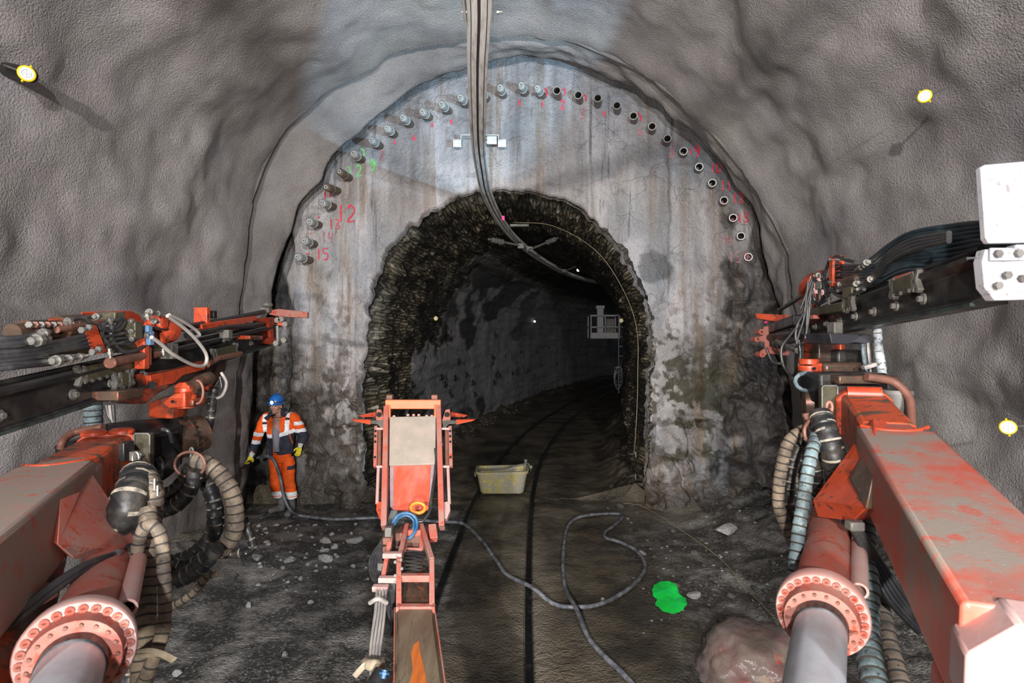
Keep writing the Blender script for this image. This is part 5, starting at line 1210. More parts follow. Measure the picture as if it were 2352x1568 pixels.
plate(L_, 'front_tab', [PL(476, 868, .95), PL(488, 862, .95), PL(490, 898, .95), PL(480, 900, .95)], V(-.06, 0, 0), M['orange'])
plate(L_, 'saddle', [PL(222, 880, .97), PL(290, 870, .97), PL(290, 905, .97), PL(250, 922, .97), PL(222, 915, .97)], V(-.18, .05, 0), M['black'])
bx(L_, 'saddle_pad', PL(258, 905, .95), .25, .25, .06, M['brown_metal'])
# feed
d, s, u = feed(L_, NL, FL, .215, [.195, .30, .37, .44, .83], -1)
for (px, py, Ln, k) in ((250, 845, .50, .96), (280, 872, .08, .955), (515, 808, .42, .965), (520, 768, .06, .965)):
    xclamp(L_, PL(px, py, k), d, s, u, Ln)
mb = MB(); mb.tube([PL(475, 838, .96), PL(500, 822, .96), PL(552, 812, .96)], .028, 12); mb.build('side_tube', M['rust'], L_)
# front end
plate(L_, 'front_plate', [PL(583, 731, .97), PL(628, 728, .97), PL(640, 735, .97), PL(628, 745, .97), PL(630, 775, .97), PL(640, 785, .97), PL(632, 793, .97), PL(606, 788, .97), PL(622, 772, .97), PL(616, 742, .97), PL(590, 742, .97)], V(-.05, .03, 0), M['orange'])
plate(L_, 'front_blade', [P(616, 713, 6.55), P(640, 709, 6.5), P(706, 716, 6.3), P(706, 730, 6.3), P(640, 727, 6.5), P(618, 722, 6.55)], V(-.02, .10, 0), M['orange_dusty'])
for (x, y) in ((636, 735), (654, 744), (633, 788), (651, 781), (645, 733)):
    mb = MB(); q = P(x, y, 6.3); mb.cyl(q, q + V(0, .10, 0), .030, n=16); mb.build('pivot_pin', M['steel_dusty'], L_)
plate(L_, 'jaw_arm', [P(636, 738, 6.32), P(660, 742, 6.32), P(660, 750, 6.32), P(636, 747, 6.32)], V(0, .06, 0), M['orange'])
mb = MB(); mb.tube([P(637, 748, 6.33), P(638, 786, 6.33)], .018, 12); mb.build('jaw_link', M['steel_dusty'], L_)
mb = MB(); mb.ell(P(614, 700, 6.5), .06, .06, .035); mb.box(P(612, 712, 6.5), .10, .09, .05); mb.build('hose_roller', M['steel_dusty'], L_)
mb = MB(); mb.tube([PL(400, 755, .97), PL(500, 738, .97), PL(606, 716, .97)], .026, 12); mb.build('drill_rod', M['black'], L_)
mb = MB(); mb.tube([PL(430, 770, .96), PL(520, 752, .96), PL(600, 745, .96)], .03, 12); mb.build('hose_tray', M['black'], L_)
bx(L_, 'red_block', PL(464, 724, .98), .12, .06, .14, M['orange'], bev=.006).name = 'upright_tab'
bx(L_, 'black_block', PL(478, 722, 1.0), .14, .06, .07, M['black'], bev=.006).name = 'rubber_stop'
plate(L_, 'guard_wing', [PL(463, 745, .955), PL(500, 738, .955), PL(588, 725, .955), PL(595, 733, .955), PL(560, 744, .955), PL(510, 756, .955), PL(465, 757, .955)], V(-.06, .02, .01), M['orange'])
bx(L_, 'front_valve', PL(519, 767, .95), .09, .08, .08, M['steel_dusty'])
bx(L_, 'oily_fittings', PL(570, 775, .955), .18, .3, .04, M['orange_oily'], bev=.01).name = 'oily_slide'
# rock drill
c = PL(110, 770, .98)
mb = MB(); mb.tube([PL(28, 765, .98), PL(60, 762, .98), PL(60, 762, .98), PL(130, 758, .98), PL(130, 758, .98), PL(185, 752, .98)], .07, 18, rf=lambda i: (.05, .05, .065, .065, .085, .085)[i]); dr = lab(mb.build('rock_drill', M['brown_metal'], L_), 'rusty brown rock drill body')
for k in range(9):
    mb = MB(); q = PL(70 + 14 * k, 747, .955); mb.bolt(q, V(.3, -1, .2), .018, .02); mb.build('bolt', M['rust'] if k % 2 else M['steel_dusty'], dr)
bx(L_, 'drill_sledge', PL(220, 800, .985), .20, 1.3, .06, M['brass'], bev=.01)
bx(L_, 'drill_carrier', PL(260, 775, .99), .18, .9, .14, M['brown_metal'], bev=.02)
plate(L_, 'drill_guard', [PL(186, 716, .99), PL(300, 713, .99), PL(320, 722, .99), PL(332, 742, .99), PL(332, 760, .99), PL(312, 760, .99), PL(308, 742, .99), PL(290, 731, .99), PL(190, 733, .99)], V(-.04, .05, 0), M['orange'])
plate(L_, 'drill_guard_end', [PL(113, 733, .97), PL(140, 731, .97), PL(140, 748, .97), PL(113, 748, .97)], V(-.05, .03, 0), M['orange'])
mb = MB(); mb.tube([PL(150, 742, .97), PL(190, 738, .97)], .028, 12); mb.build('manifold', M['rust'], L_)
mb = MB(); mb.tube([PL(130, 757, .95), PL(250, 738, .95)], .02, 10); mb.build('manifold', M['rust'], L_)
mb = MB(); c = PL(375, 758, .96); mb.tube([c - d * .12, c - d * .10, c + d * .06, c + d * .10], .13, 28, rf=lambda i: (.09, .105, .105, .07)[i]); lab(mb.build('gearbox', M['orange'], L_), 'bright orange round gearbox')
bx(L_, 'gearbox_lid', PL(362, 740, .94), .12, .1, .10, M['orange'], bev=.02)
bx(L_, 'upright_bracket', PL(326, 798, .935), .075, .06, .30, M['orange'], bev=.008)
bx(L_, 'bracket_flange', PL(338, 818, .93), .03, .06, .13, M['rust'], bev=.006)
mb = MB(); mb.tube([PL(252, 832, .92), PL(256, 832, .92), PL(256, 831, .92), PL(326, 817, .93)], .03, 16, rf=lambda i: (.038, .038, .030, .030)[i]); lab(mb.build('hose_pipe', M['rust'], L_), 'rusty pink cross pipe').name = 'cross_pipe'
mb = MB(); mb.tube([PL(342, 815, .95), PL(368, 808, .95)], .035, 14); mb.build('pressure_tube', M['rust'], L_)
bx(L_, 'valve_block', PL(256, 726, .945), .12, .10, .055, M['brass'], bev=.008)
bx(L_, 'valve_block', PL(306, 758, .92), .08, .08, .12, M['brass'], bev=.008)
bx(L_, 'blue_valve', PL(337, 755, .92), .055, .05, .05, bpy.data.materials['pale_blue_valve'], bev=.006)
bx(L_, 'blue_valve', PL(341, 776, .92), .055, .05, .10, bpy.data.materials['pale_blue_valve'], bev=.006)
bx(L_, 'grey_box', PL(388, 806, .94), .10, .08, .12, M['steel_dusty']).name = 'junction_box'
# comb
mb = MB(); pts = [PL(188, 752, .92), PL(208, 746, .92), PL(233, 808, .92), PL(212, 813, .92), PL(208, 800, .92), PL(203, 790, .92), PL(200, 778, .92), PL(196, 768, .92)]
mb.prism(pts, V(0, .05, 0)); comb = mb.build('hose_comb', M['orange'], L_, bevel=.003)
for (x, y) in ((192, 758), (208, 752), (216, 808), (230, 802)):
    mb = MB(); q = PL(x, y, .90); mb.bolt(q, V(0, -1, 0), .02, .02); mb.build('comb_bolt', M['steel'], comb)
LH = [([(-40, 779), (40, 777), (95, 766)], .017), ([(-40, 794), (40, 790), (70, 783)], .022), ([(-40, 806), (60, 795), (130, 785), (200, 770)], .015), ([(-40, 815), (60, 805), (140, 792), (202, 777)], .015), ([(-40, 823), (60, 815), (140, 800), (206, 786)], .015), ([(-40, 834), (60, 824), (130, 806), (210, 794)], .015),
      ([(-40, 845), (60, 836), (120, 829)], .022), ([(-40, 852), (40, 842), (120, 834)], .014), ([(165, 733), (190, 731), (212, 746), (222, 756)], .013), ([(150, 735), (180, 730), (215, 727)], .011), ([(228, 760), (240, 742), (262, 738), (276, 730)], .015), ([(235, 755), (250, 760), (275, 755), (288, 735)], .014),
      ([(228, 775), (260, 770), (300, 761)], .014), ([(232, 790), (265, 790), (300, 780)], .013), ([(238, 752), (234, 768), (245, 790), (247, 800)], .014), ([(258, 745), (255, 775), (268, 798)], .015), ([(265, 795), (285, 808), (310, 805), (340, 790)], .014), ([(270, 790), (300, 788), (320, 770), (335, 756)], .013),
      ([(345, 752), (380, 756), (420, 758), (455, 770)], .012), ([(226, 745), (232, 765), (228, 778)], .012), ([(280, 730), (270, 748), (258, 752)], .013), ([(240, 785), (270, 778), (300, 775), (335, 773)], .012)]
for pts, r in LH: hose([PL(x, y, .925) if x > 0 else P(x, y, YL(0) * .925) for x, y in pts], r, M['rubber'], L_)
for k in range(6): hose([P(-40, 783 + 11 * k, 3.1), P(30, 781 + 10 * k, 3.2), PL(110, 778 + 7 * k, .97), PL(190, 766 + 7 * k, .97)], .015, M['rubber'], L_)
for a, b_, r in (((92, 767), (112, 763), .02), ((70, 783), (112, 777), .024), ((118, 829), (150, 826), .022), ((150, 826), (172, 821), .018), ((172, 821), (200, 817), .016), ((160, 737), (150, 738), .015), ((215, 727), (232, 725), .014), ((250, 728), (255, 742), .016), ((298, 762), (304, 758), .014), ((300, 733), (303, 740), .013), ((337, 718), (340, 732), .022), ((338, 716), (352, 718), .018), ((352, 718), (384, 725), .014), ((348, 735), (362, 740), .016), ((251, 800), (254, 822), .014), ((374, 800), (376, 815), .014), ((332, 770), (340, 768), .013), ((300, 779), (306, 777), .012), ((150, 742), (165, 734), .015)):
    fitting(PL(*a, .91), PL(*b_, .91), r, L_)
PHm = M['pale_hose']
hose([PL(384, 725, .9), PL(425, 755, .9), PL(455, 785, .9), PL(474, 815, .9), PL(470, 838, .9), PL(445, 838, .9), PL(400, 815, .9), PL(370, 790, .9), PL(348, 774, .9)], .014, PHm, L_)
hose([PL(388, 723, .9), PL(420, 738, .9), PL(450, 758, .9), PL(458, 770, .9), PL(445, 774, .9)], .013, PHm, L_)
hose([P(508, 855, 5.0), P(520, 880, 5.0), P(510, 908, 5.0), P(490, 914, 5.0), P(478, 905, 5.0)], .013, PHm, L_)
hose([P(505, 865, 5.0), P(508, 890, 5.0), P(492, 902, 5.0)], .011, M['rubber'], L_)
wrap_hose([P(214, 915, 4.3), P(214, 950, 4.3), P(216, 990, 4.3)], .062, M['blue_wrap'], L_, label='upright hose taped black and whitish')
for k in range(3): hose([P(244 + 8 * k, 930, 4.3), P(250 + 6 * k, 955, 4.3), P(262, 972, 4.3)], .014, (M['rubber'], M['pale_hose'], M['rubber'])[k], L_)
# shackle plate
mb = MB(); mb.prism([P(296, 1037, 3.6), P(318, 1037, 3.6), P(329, 1047, 3.6), P(318, 1058, 3.6), P(296, 1058, 3.6)], V(0, .03, 0)); mb.build('lug_plate', M['steel'], L_, bevel=.004)
chain(L_, P(312, 1052, 3.5), 3, M['steel'], .034)
bx(L_, 'lug_block', P(290, 1035, 3.7), .04, .10, .12, M['black'])
# hose bundles
wrap_hose([P(318, 1085, 3.2), P(312, 1110, 3.1), P(296, 1150, 3.0), P(288, 1195, 3.0), P(300, 1250, 3.1)], .085, M['dark_hose'], L_, label='very thick black ribbed hose', pitch=.06)
wrap_hose([P(335, 1095, 3.15), P(348, 1130, 3.1), P(345, 1180, 3.1), P(340, 1230, 3.0)], .06, M['tan_hose'], L_)
wrap_hose([P(340, 1170, 3.0), P(343, 1245, 2.9), P(336, 1355, 2.8), P(333, 1450, 2.7), P(325, 1540, 2.65), P(330, 1640, 2.6)], .045, M['tan_hose'], L_, label='thick tan mud-coated hose hanging straight down')
wrap_hose([P(312, 1330, 2.75), P(314, 1290, 2.75), P(320, 1240, 2.75), P(336, 1208, 2.75), P(356, 1210, 2.75), P(371, 1240, 2.75), P(377, 1320, 2.72), P(379, 1400, 2.7), P(368, 1470, 2.65), P(345, 1530, 2.6), P(318, 1590, 2.6)], .030, M['tan_hose'], L_, label='tan ribbed hose bent over in a narrow loop')
wrap_hose([P(308, 1250, 2.85), P(310, 1350, 2.85), P(306, 1450, 2.85), P(300, 1568, 2.8), P(300, 1640, 2.8)], .04, M['dark_hose'], L_)
wrap_hose([P(318, 1340, 2.8), P(320, 1420, 2.8), P(312, 1500, 2.8), P(310, 1600, 2.8)], .03, M['tan_hose'], L_)
big_loops = [([(445, 1056), (480, 1068), (512, 1098), (536, 1142), (541, 1205), (528, 1240), (508, 1262), (478, 1276)], .060, 'tan_hose', 4.2, 'big dusty ribbed hose loop nearest the worker'), ([(438, 1062), (462, 1090), (488, 1140), (492, 1200), (478, 1240), (440, 1275), (395, 1292)], .055, 'dark_hose', 4.4, None),
             ([(440, 1070), (430, 1095), (400, 1128), (362, 1140), (340, 1120)], .055, 'dark_hose', 4.2, None), ([(450, 1080), (438, 1120), (410, 1155), (372, 1172), (340, 1165)], .055, 'dark_hose', 4.1, None), ([(498, 1260), (460, 1300), (420, 1325), (380, 1330), (350, 1300)], .060, 'dark_hose', 3.9, None),
             ([(480, 1275), (440, 1300), (400, 1302), (370, 1280)], .055, 'dark_hose', 4.0, None), ([(350, 1300), (430, 1283), (500, 1274), (560, 1268), (580, 1255), (572, 1225), (558, 1190)], .034, 'dark_hose', 4.5, 'thin ribbed hose with a sharp bend on the ground'), ([(375, 1400), (410, 1385), (445, 1360), (470, 1330), (485, 1315)], .028, 'tan_hose', 4.3, None), ([(380, 1320), (430, 1330), (470, 1326), (502, 1316)], .022, 'tan_hose', 4.3, None),
             ([(446, 1050), (470, 1110), (500, 1150), (505, 1210), (480, 1260)], .03, 'dark_hose', 4.5, None), ([(452, 1040), (470, 1010), (482, 960), (488, 915), (492, 890)], .04, 'dark_hose', 5.0, None)]
for pts, r, mt, Y, lb in big_loops: wrap_hose([P(x, y, Y) for x, y in pts], r, M[mt], L_, label=lb, pitch=.06)
mb = MB(); c = P(447, 1062, 4.15); mb.tube(catmull([c + V(.11 * math.cos(a), -.06, .09 * math.sin(a)) for a in [k * .7 for k in range(10)]], 4), .010, 8); lab(mb.build('hose_strap', M['rust'], L_), 'reddish strap round the hose bundle')
chain(L_, P(440, 1035, 4.3), 4, M['steel_dusty'], .02)
mb = MB(); mb.tube(catmull([P(318, 1500, 2.62), P(345, 1496, 2.55), P(372, 1502, 2.56), P(400, 1516, 2.6)], 6), .012, 8, rf=lambda i: (.006, .016)); mb.tube(catmull([P(315, 1506, 2.62), P(345, 1503, 2.55), P(375, 1500, 2.6)], 6), .012, 8); lab(mb.build('hose_tie', M['tape'], L_), 'tan cloth tie with loose end')
for (x0, y0) in ((345, 1108), (352, 1124)):
    mb = MB(); mb.tube([P(x0, y0, 3.0), P(x0 + 14, y0 + 3, 3.0)], .012, 8); mb.tube([P(x0 + 10, y0 - 10, 2.98), P(x0 + 10, y0 + 14, 2.98)], .008, 8); mb.build('clamp_bolt', M['steel'], L_)

# ================= middle boom with the service platform
C_ = thing('service_boom', 'middle boom, worn flat beam ending in an orange frame with a grey sheet', 'boom', (-.16, 1.4, 0.0))
mb = MB(); mb.sweep(V(-.129, 1.2, .88), V(-.627, 3.66, .88), chamf(.25, .24, .02)); bmm = lab(mb.build('beam', simple('scraped_beam_paint', (.13, .095, .06), .4, .2, (.20, .165, .11), 5, .4, .65, .0006, 60, stretch=(3, .35, 1), col3=(.10, .07, .05)), C_, bevel=.006), 'flat olive-brown scraped beam')
mb = MB(); pts = []
bt = lambda px, py: P(px, py, F * 1.697 / (py - 784))
o_ = [(944, 1500), (950, 1480), (962, 1470), (966, 1500), (974, 1530), (982, 1575), (985, 1650), (945, 1650), (940, 1570), (948, 1540)]
mb._add([bt(x, y) for x, y in o_], [tuple(range(len(o_)))]); lab(mb.build('bare_paint_patch', M['bare_orange'], bmm, smooth=0), 'scraped patch showing bright orange')
mb = MB()
for e in (-1, 1): mb.bar(V(-.129 + e * .128, 1.2, .90), V(-.627 + e * .128, 3.66, .90), .008, .18)
mb.build('beam_side', M['orange_dusty'], bmm)
fr_ = [((916, 1397, 3.66), (916, 1293, 3.95), (935, 1208, 4.42)), ((992, 1395, 3.66), (992, 1289, 3.95), (967, 1208, 4.42))]
for a, b_, c in fr_:
    mb = MB(); mb.bar(P(*a), P(*b_), .035, .06); mb.bar(P(*b_), P(*c), .035, .055); mb.build('frame_rail', M['orange_dusty'], C_, bevel=.004)
for (x0, x1, y, Y) in ((914, 996, 1397, 3.64), (914, 994, 1326, 3.86), (930, 972, 1222, 4.35)):
    mb = MB(); mb.bar(P(x0, y, Y), P(x1, y, Y), .05, .045); mb.build('cross_bar', M['orange_dusty'], C_, bevel=.004)
for x in (914, 996):
    mb = MB(); mb.bar(P(x, 1390, 3.62), P(x, 1415, 3.62), .02, .05, up=V(0, 1, 0)); mb.build('side_lug', M['orange_dusty'], C_, bevel=.003)
for (x, y) in ((909, 1321), (909, 1335), (922, 1285), (924, 1305), (909, 1290)):
    mb = MB(); q = P(x, y, 3.84); mb.bolt(q, V(0, -1, .3), .011, .02); mb.build('bolt', M['steel_dusty'], C_)
for (x0, x1, y, Y) in ((870, 912, 1330, 3.85), (880, 924, 1274, 4.0), (856, 892, 1350, 3.8)):
    mb = MB(); mb.bar(P(x0, y, Y), P(x1, y, Y), .05, .035); mb.build('cable_bracket', M['pale_paint'], C_, bevel=.004)
mb = MB(); mb.box8([P(930, 1330, 3.98), P(974, 1330, 3.98), P(974, 1335, 4.1), P(930, 1335, 4.1), P(932, 1262, 4.25), P(970, 1262, 4.25), P(970, 1262, 4.35), P(932, 1262, 4.35)]); mb.build('spring_guide', M['brown_metal'], C_)
mb = MB(); zz = [P(932 + (k % 2) * 36, 1264 + k * 4.2, 4.16 - k * .02) for k in range(13)]; mb.tube(zz, .008, 8); mb.build('zigzag_spring', M['black'], C_)
mb = MB(); mb.box8([P(920, 1400, 3.7), P(988, 1400, 3.7), P(988, 1400, 3.9), P(920, 1400, 3.9), P(930, 1300, 4.1), P(978, 1300, 4.1), P(975, 1296, 4.3), P(932, 1296, 4.3)]); mb.build('inner_beam', M['brown_metal'], C_, bevel=.006)
mb = MB(); mb.bar(P(968, 1215, 4.4), P(968, 1262, 4.2), .03, .03); mb.bar(P(992, 1208, 4.4), P(996, 1240, 4.3), .06, .06); mb.bar(P(930, 1262, 4.2), P(970, 1262, 4.2), .03, .03); mb.build('pivot_bracket', M['orange_dusty'], C_, bevel=.004)
# basket
def YB_(py): return 4.5 + (1200 - py) * .00298
def B(px, py, o=0): return P(px, py, YB_(py) - o)
for xs in (888, 1008):
    mb = MB(); x2 = 882 if xs == 888 else 1016; e = 1 if xs > 949 else -1
    mb.bar(B(xs, 938), B(x2 - e * 1, 1212), .045, .09, up=V(0, -1, 1)); mb.build('side_rail', M['orange_dusty'], C_, bevel=.004)
mb = MB(); mb.bar(B(886, 928, .0), B(1013, 928, .0), .06, .085, up=V(0, 0, 1)); lab(mb.build('top_bar', M['top_orange'], C_, bevel=.008), 'bright orange top bar')
for x in (892, 1003):
    mb = MB(); mb.bar(B(x, 930), B(x, 960), .045, .05, up=V(0, -1, 1)); mb.build('top_upright', M['top_orange'], C_, bevel=.004)
    mb = MB(); mb.box(B(x + (4 if x < 949 else -4), 912, -.08), .06, .08, .05); mb.build('rubber_foot', M['rust'], C_, bevel=.006)
plate(C_, 'grey_sheet', [B(895, 957, .03), B(1001, 955, .03), B(1000, 1065, .03), B(894, 1068, .03)], V(0, .015, -.015), M['grey_sheet'], .003)
plate(C_, 'red_panel', [B(904, 1060, .0), B(990, 1060, .0), B(984, 1169, .0), B(903, 1170, .0)], V(0, .02, -.02), M['red_panel'], .003)
VG = simple('violet_grey_edge', (.24, .19, .22), .5, 0, (.36, .27, .29), 8)
for a in ([(895, 1060), (904, 1060), (903, 1170), (896, 1162)], [(990, 1060), (998, 1060), (992, 1162), (984, 1169)]):
    mb = MB(); mb.prism([B(a[0][0], a[0][1], .0), B(a[1][0], a[1][1], .002), B(a[2][0], a[2][1], .002), B(a[3][0], a[3][1], -.02)], V(0, .02, -.02)); mb.build('panel_edge', VG, C_, bevel=.002)
mb = MB(); mb.box8([B(896, 1000, -.05), B(1000, 1000, -.05), B(1000, 960, -.05), B(896, 960, -.05), B(896, 1000, -.2), B(1000, 1000, -.2), B(1000, 960, -.2), B(896, 960, -.2)]); mb.build('inner_box', M['rust'], C_)
for (x, y) in ((937, 953), (950, 953), (962, 953), (905, 956), (980, 955), (992, 955)):
    mb = MB(); mb.ell(B(x, y, .0), .016, .016, .012, 10, 6); mb.build('knob', M['pale_paint'], C_)
for e in (-1, 1):
    cx_ = 949
    X = lambda o: cx_ + e * o
    for o0, nm in ((85, 0), (62, 1)):
        mb = MB(); q0, q1 = B(X(o0), 980), B(X(o0 + 2), 1072); mb.bar(q0, q1, .03, .04, up=V(0, -1, 1)); pp = mb.build('perforated_plate', M['orange_dusty'], C_, bevel=.003)
        for t in (.15, .28, .42, .8):
            q = q0.lerp(q1, t); mb = MB(); mb.cyl(q + V(0, -.018, .014), q + V(0, -.026, .02), .010, n=12); mb.build('slot_hole_shade', M['hole_shade'], pp)
    mb = MB(); mb.tube([B(X(77), 985), B(X(78), 1075)], .018, 12); mb.build('slide_tube', M['rust'], C_)
    mb = MB(); mb.tube([B(X(80), 1076), B(X(83), 1156)], .014, 12); mb.build('slide_tube', M['pale_paint'], C_)
    mb = MB(); mb.tube([B(X(72), 1076), B(X(69), 1120), B(X(74), 1150)], .016, 12); mb.build('brace_tube', M['black'], C_)
    for y in (984, 1071):
        mb = MB(); mb.bar(B(X(62), y, .02), B(X(84), y, .02), .025, .02); mb.build('clamp_bar', M['pale_paint'], C_, bevel=.003)
    mb = MB(); mb.prism([B(X(66), 1153), B(X(84), 1150), B(X(85), 1172), B(X(77), 1191), B(X(68), 1189)], V(0, .05, -.04)); mb.build('foot_pod', M['orange'] if e < 0 else M['pale_paint'], C_, bevel=.004)
    # jaws
    mb = MB(); mb.prism([B(X(66), 966, .02), B(X(74), 941, .02), B(X(84), 939, .02), B(X(86), 962, .02), B(X(80), 972, .02)], V(0, .03, 0)); jw = mb.build('jaw_plate', M['orange_dusty'], C_, bevel=.004)
    mb = MB(); q = B(X(78), 952, .03); mb.cyl(q, q + V(0, -.006, 0), .024, n=16); mb.build('eye_hole_shade', M['hole_shade'], jw)
    mb = MB(); mb.prism([B(X(66), 965, .02), B(X(106), 966, .05), B(X(106), 972, .05), B(X(82), 974, .05), B(X(70), 986, .02)], V(0, .06, 0)); mb.build('jaw_base', M['steel_dusty'], C_, bevel=.004)
    for (x0, y0, x1, y1, Yo) in ((98, 967, 143, 963, .05), (86, 949, 125, 954, -.25)):
        mb = MB(); mb.prism([B(X(x0), y0 - 3, Yo), B(X(x1), y1 - 0, Yo), B(X(x1 - 8), y1 + 4, Yo), B(X(x0), y0 + 8, Yo)], V(0, .06, .0)); mb.build('jaw_tine', M['orange'], C_, bevel=.003)
# hoses on the platform
hose([B(1000, 1030, .06), B(1002, 1060, .06), B(996, 1110, .06), B(990, 1150, .06), B(986, 1175, .06), B(972, 1195, .05), B(960, 1198, .05)], .012, M['rubber'], C_)
fitting(B(1013, 1030, .06), B(1012, 1008, .06), .014, C_)
hose([P(902, 1200, 4.3), P(915, 1183, 4.3), P(938, 1178, 4.3), P(955, 1190, 4.3), P(957, 1210, 4.3), P(945, 1232, 4.3), P(930, 1238, 4.3)], .013, M['blue_hose'], C_, 'blue_hose', 10)
hose([P(906, 1204, 4.35), P(918, 1188, 4.35), P(936, 1184, 4.35), P(950, 1196, 4.35), P(948, 1216, 4.35), P(936, 1225, 4.35)], .010, M['blue_hose'], C_, 'blue_hose', 10)
c = P(960, 1166, 4.42); mb = MB(); mb.tube([c + V(.055 * math.cos(a), 0, .04 * math.sin(a)) for a in [k * .35 for k in range(19)]], .014, 10); mb.build('orange_hose_ring', M['orange_ring'], C_)
for k in range(8):
    a = k * .8; hose([P(940 + 16 * math.cos(a), 1202 + 12 * math.sin(a), 4.4), P(940 + 9 * math.cos(a + 1), 1198 + 8 * math.sin(a + 1), 4.42), P(940 + 14 * math.cos(a + 2.2), 1200 + 13 * math.sin(a + 2.2), 4.4)], .008, M['dark_hose'], C_, 'cable')
for k in range(5): hose([P(900 + 3 * k, 1172, 4.45), P(890 + 4 * k, 1205, 4.4), P(878 + 4 * k, 1240, 4.3), P(852 + 6 * k, 1280, 4.2), P(852 + 5 * k, 1320, 4.1), P(870 + 3 * k, 1345, 4.0)], .010, M['rubber'], C_, 'cable')
for (x, y, w_, h_) in ((893, 1220, .05, .07), (890, 1240, .06, .05), (887, 1262, .04, .06), (880, 1300, .07, .06), (876, 1318, .06, .05)):
    bx(C_, 'valve', P(x, y, 4.15), w_, .06, h_, random.choice([M['rust'], M['steel_dusty'], M['brown_metal']]), bev=.006)
mb = MB(); mb.bar(P(898, 1225, 4.2), P(893, 1262, 4.1), .035, .05); mb.bar(P(893, 1262, 4.1), P(880, 1330, 3.9), .03, .05); mb.build('valve_strip', M['orange_dusty'], C_, bevel=.004)
bx(C_, 'lower_block', P(950, 1232, 4.45), .25, .2, .12, M['rust'], bev=.01)
for k in range(8):
    x = 870 + (k % 4) * 7; dy = .03 * (k // 4)
    hose([P(x - 4, 1350, 3.8 + dy), P(x - 6 - k * .4, 1400, 3.55 + dy), P(x - 14 + (k % 4) * .5, 1450, 3.35 + dy), P(x - 19 + (k % 4) * .0, 1500, 3.15 + dy), P(x - 18, 1540, 3.0 + dy), P(x - 10, 1620, 2.8)], .0085, M['pale_hose'], C_, 'pale_tube')
mb = MB(); mb.tube(catmull([P(850, 1384, 3.55), P(868, 1375, 3.5), P(888, 1384, 3.55)], 5), .014, 8); lab(mb.build('tube_tie', M['pale_hose'], C_), 'whitish plastic tie')
mb = MB(); mb.tube(catmull([P(842, 1522, 3.05), P(858, 1528, 2.98), P(873, 1524, 3.05)], 5), .03, 10); mb.tube(catmull([P(845, 1525, 3.0), P(835, 1530, 3.0), P(814, 1553, 3.0)], 5), .012, 8, rf=lambda i: (.004, .015)); lab(mb.build('tube_tie', M['tape'], C_), 'tan cloth tie with a loose end')
mb = MB(); mb.prism([P(893, 1330, 3.9), P(908, 1340, 3.9), P(903, 1435, 3.9), P(893, 1420, 3.9), P(885, 1390, 3.9)], V(.03, .1, 0)); mb.build('rubber_flap', M['rubber'], C_)
hose([P(905, 1400, 3.75), P(905, 1440, 3.7), P(900, 1450, 3.7), P(890, 1440, 3.8)], .025, M['dark_hose'], C_)
mb = MB(); mb.tube([P(862, 1575, 2.85), P(880, 1545, 2.9)], .05, 18); mb.build('plug', M['black'], C_); fitting(P(884, 1538, 2.85), P(880, 1558, 2.83), .018, C_, M['blue_hose'])
# support of the middle boom (below the frame)
mb = MB(); mb.bar(V(-.15, 1.4, .05), V(-.17, 1.5, .80), .3, .3); mb.build('boom_foot', M['orange_dusty'], C_, bevel=.01)
# ------------------------------------------------------------------ the worker
def remesh(o, vox, it=4, fac=.5):
    m1 = o.modifiers.new('r', 'REMESH'); m1.mode = 'VOXEL'; m1.voxel_size = vox
    m2 = o.modifiers.new('s', 'SMOOTH'); m2.iterations = it; m2.factor = fac
    dg = bpy.context.evaluated_depsgraph_get(); dg.update(); me = bpy.data.meshes.new_from_object(o.evaluated_get(dg))
    o.modifiers.clear(); old = o.data; o.data = me; nm = old.name; bpy.data.meshes.remove(old); me.name = nm
    me.polygons.foreach_set('use_smooth', [True] * len(me.polygons)); return o
YP = 8.93; SC = YP / F
def W_(px, py, dy=0.0): return V((px - 1176) * SC, YP + dy, CZ - (py - 784) * SC)
def limb(mb, pts, rs, n=16, k=6):
    p = catmull(pts, k); m_ = len(p) - 1
    def rf(i):
        t = i / m_ * (len(rs) - 1); a = int(min(t, len(rs) - 2)); f = t - a
        A = rs[a] if isinstance(rs[a], tuple) else (rs[a],) * 2; B_ = rs[a + 1] if isinstance(rs[a + 1], tuple) else (rs[a + 1],) * 2
        return (A[0] + (B_[0] - A[0]) * f, A[1] + (B_[1] - A[1]) * f)
    mb.tube(p, 0, n, rf=rf)
PR_ = thing('person', 'worker in orange and navy reflective jacket, orange trousers and blue helmet holding a hose', 'person', V(-3.62, 8.93, 0.02))
hc = W_(637, 930, -.04)                      # head centre
sL, sR = W_(609, 962), W_(677, 956)          # shoulders (left / right in the picture)
eL, eR = W_(594, 1002, -.02), W_(695, 1000, .02)
wL, wR = W_(588, 1036, -.14), W_(692, 1018, -.04)
neck = W_(641, 950); waist = W_(645, 1032); hipL, hipR = W_(633, 1050), W_(662, 1048)
kL, kR = W_(634, 1098, -.03), W_(666, 1098, -.05)
aL, aR = W_(640, 1144, .06), W_(671, 1148, -.02)
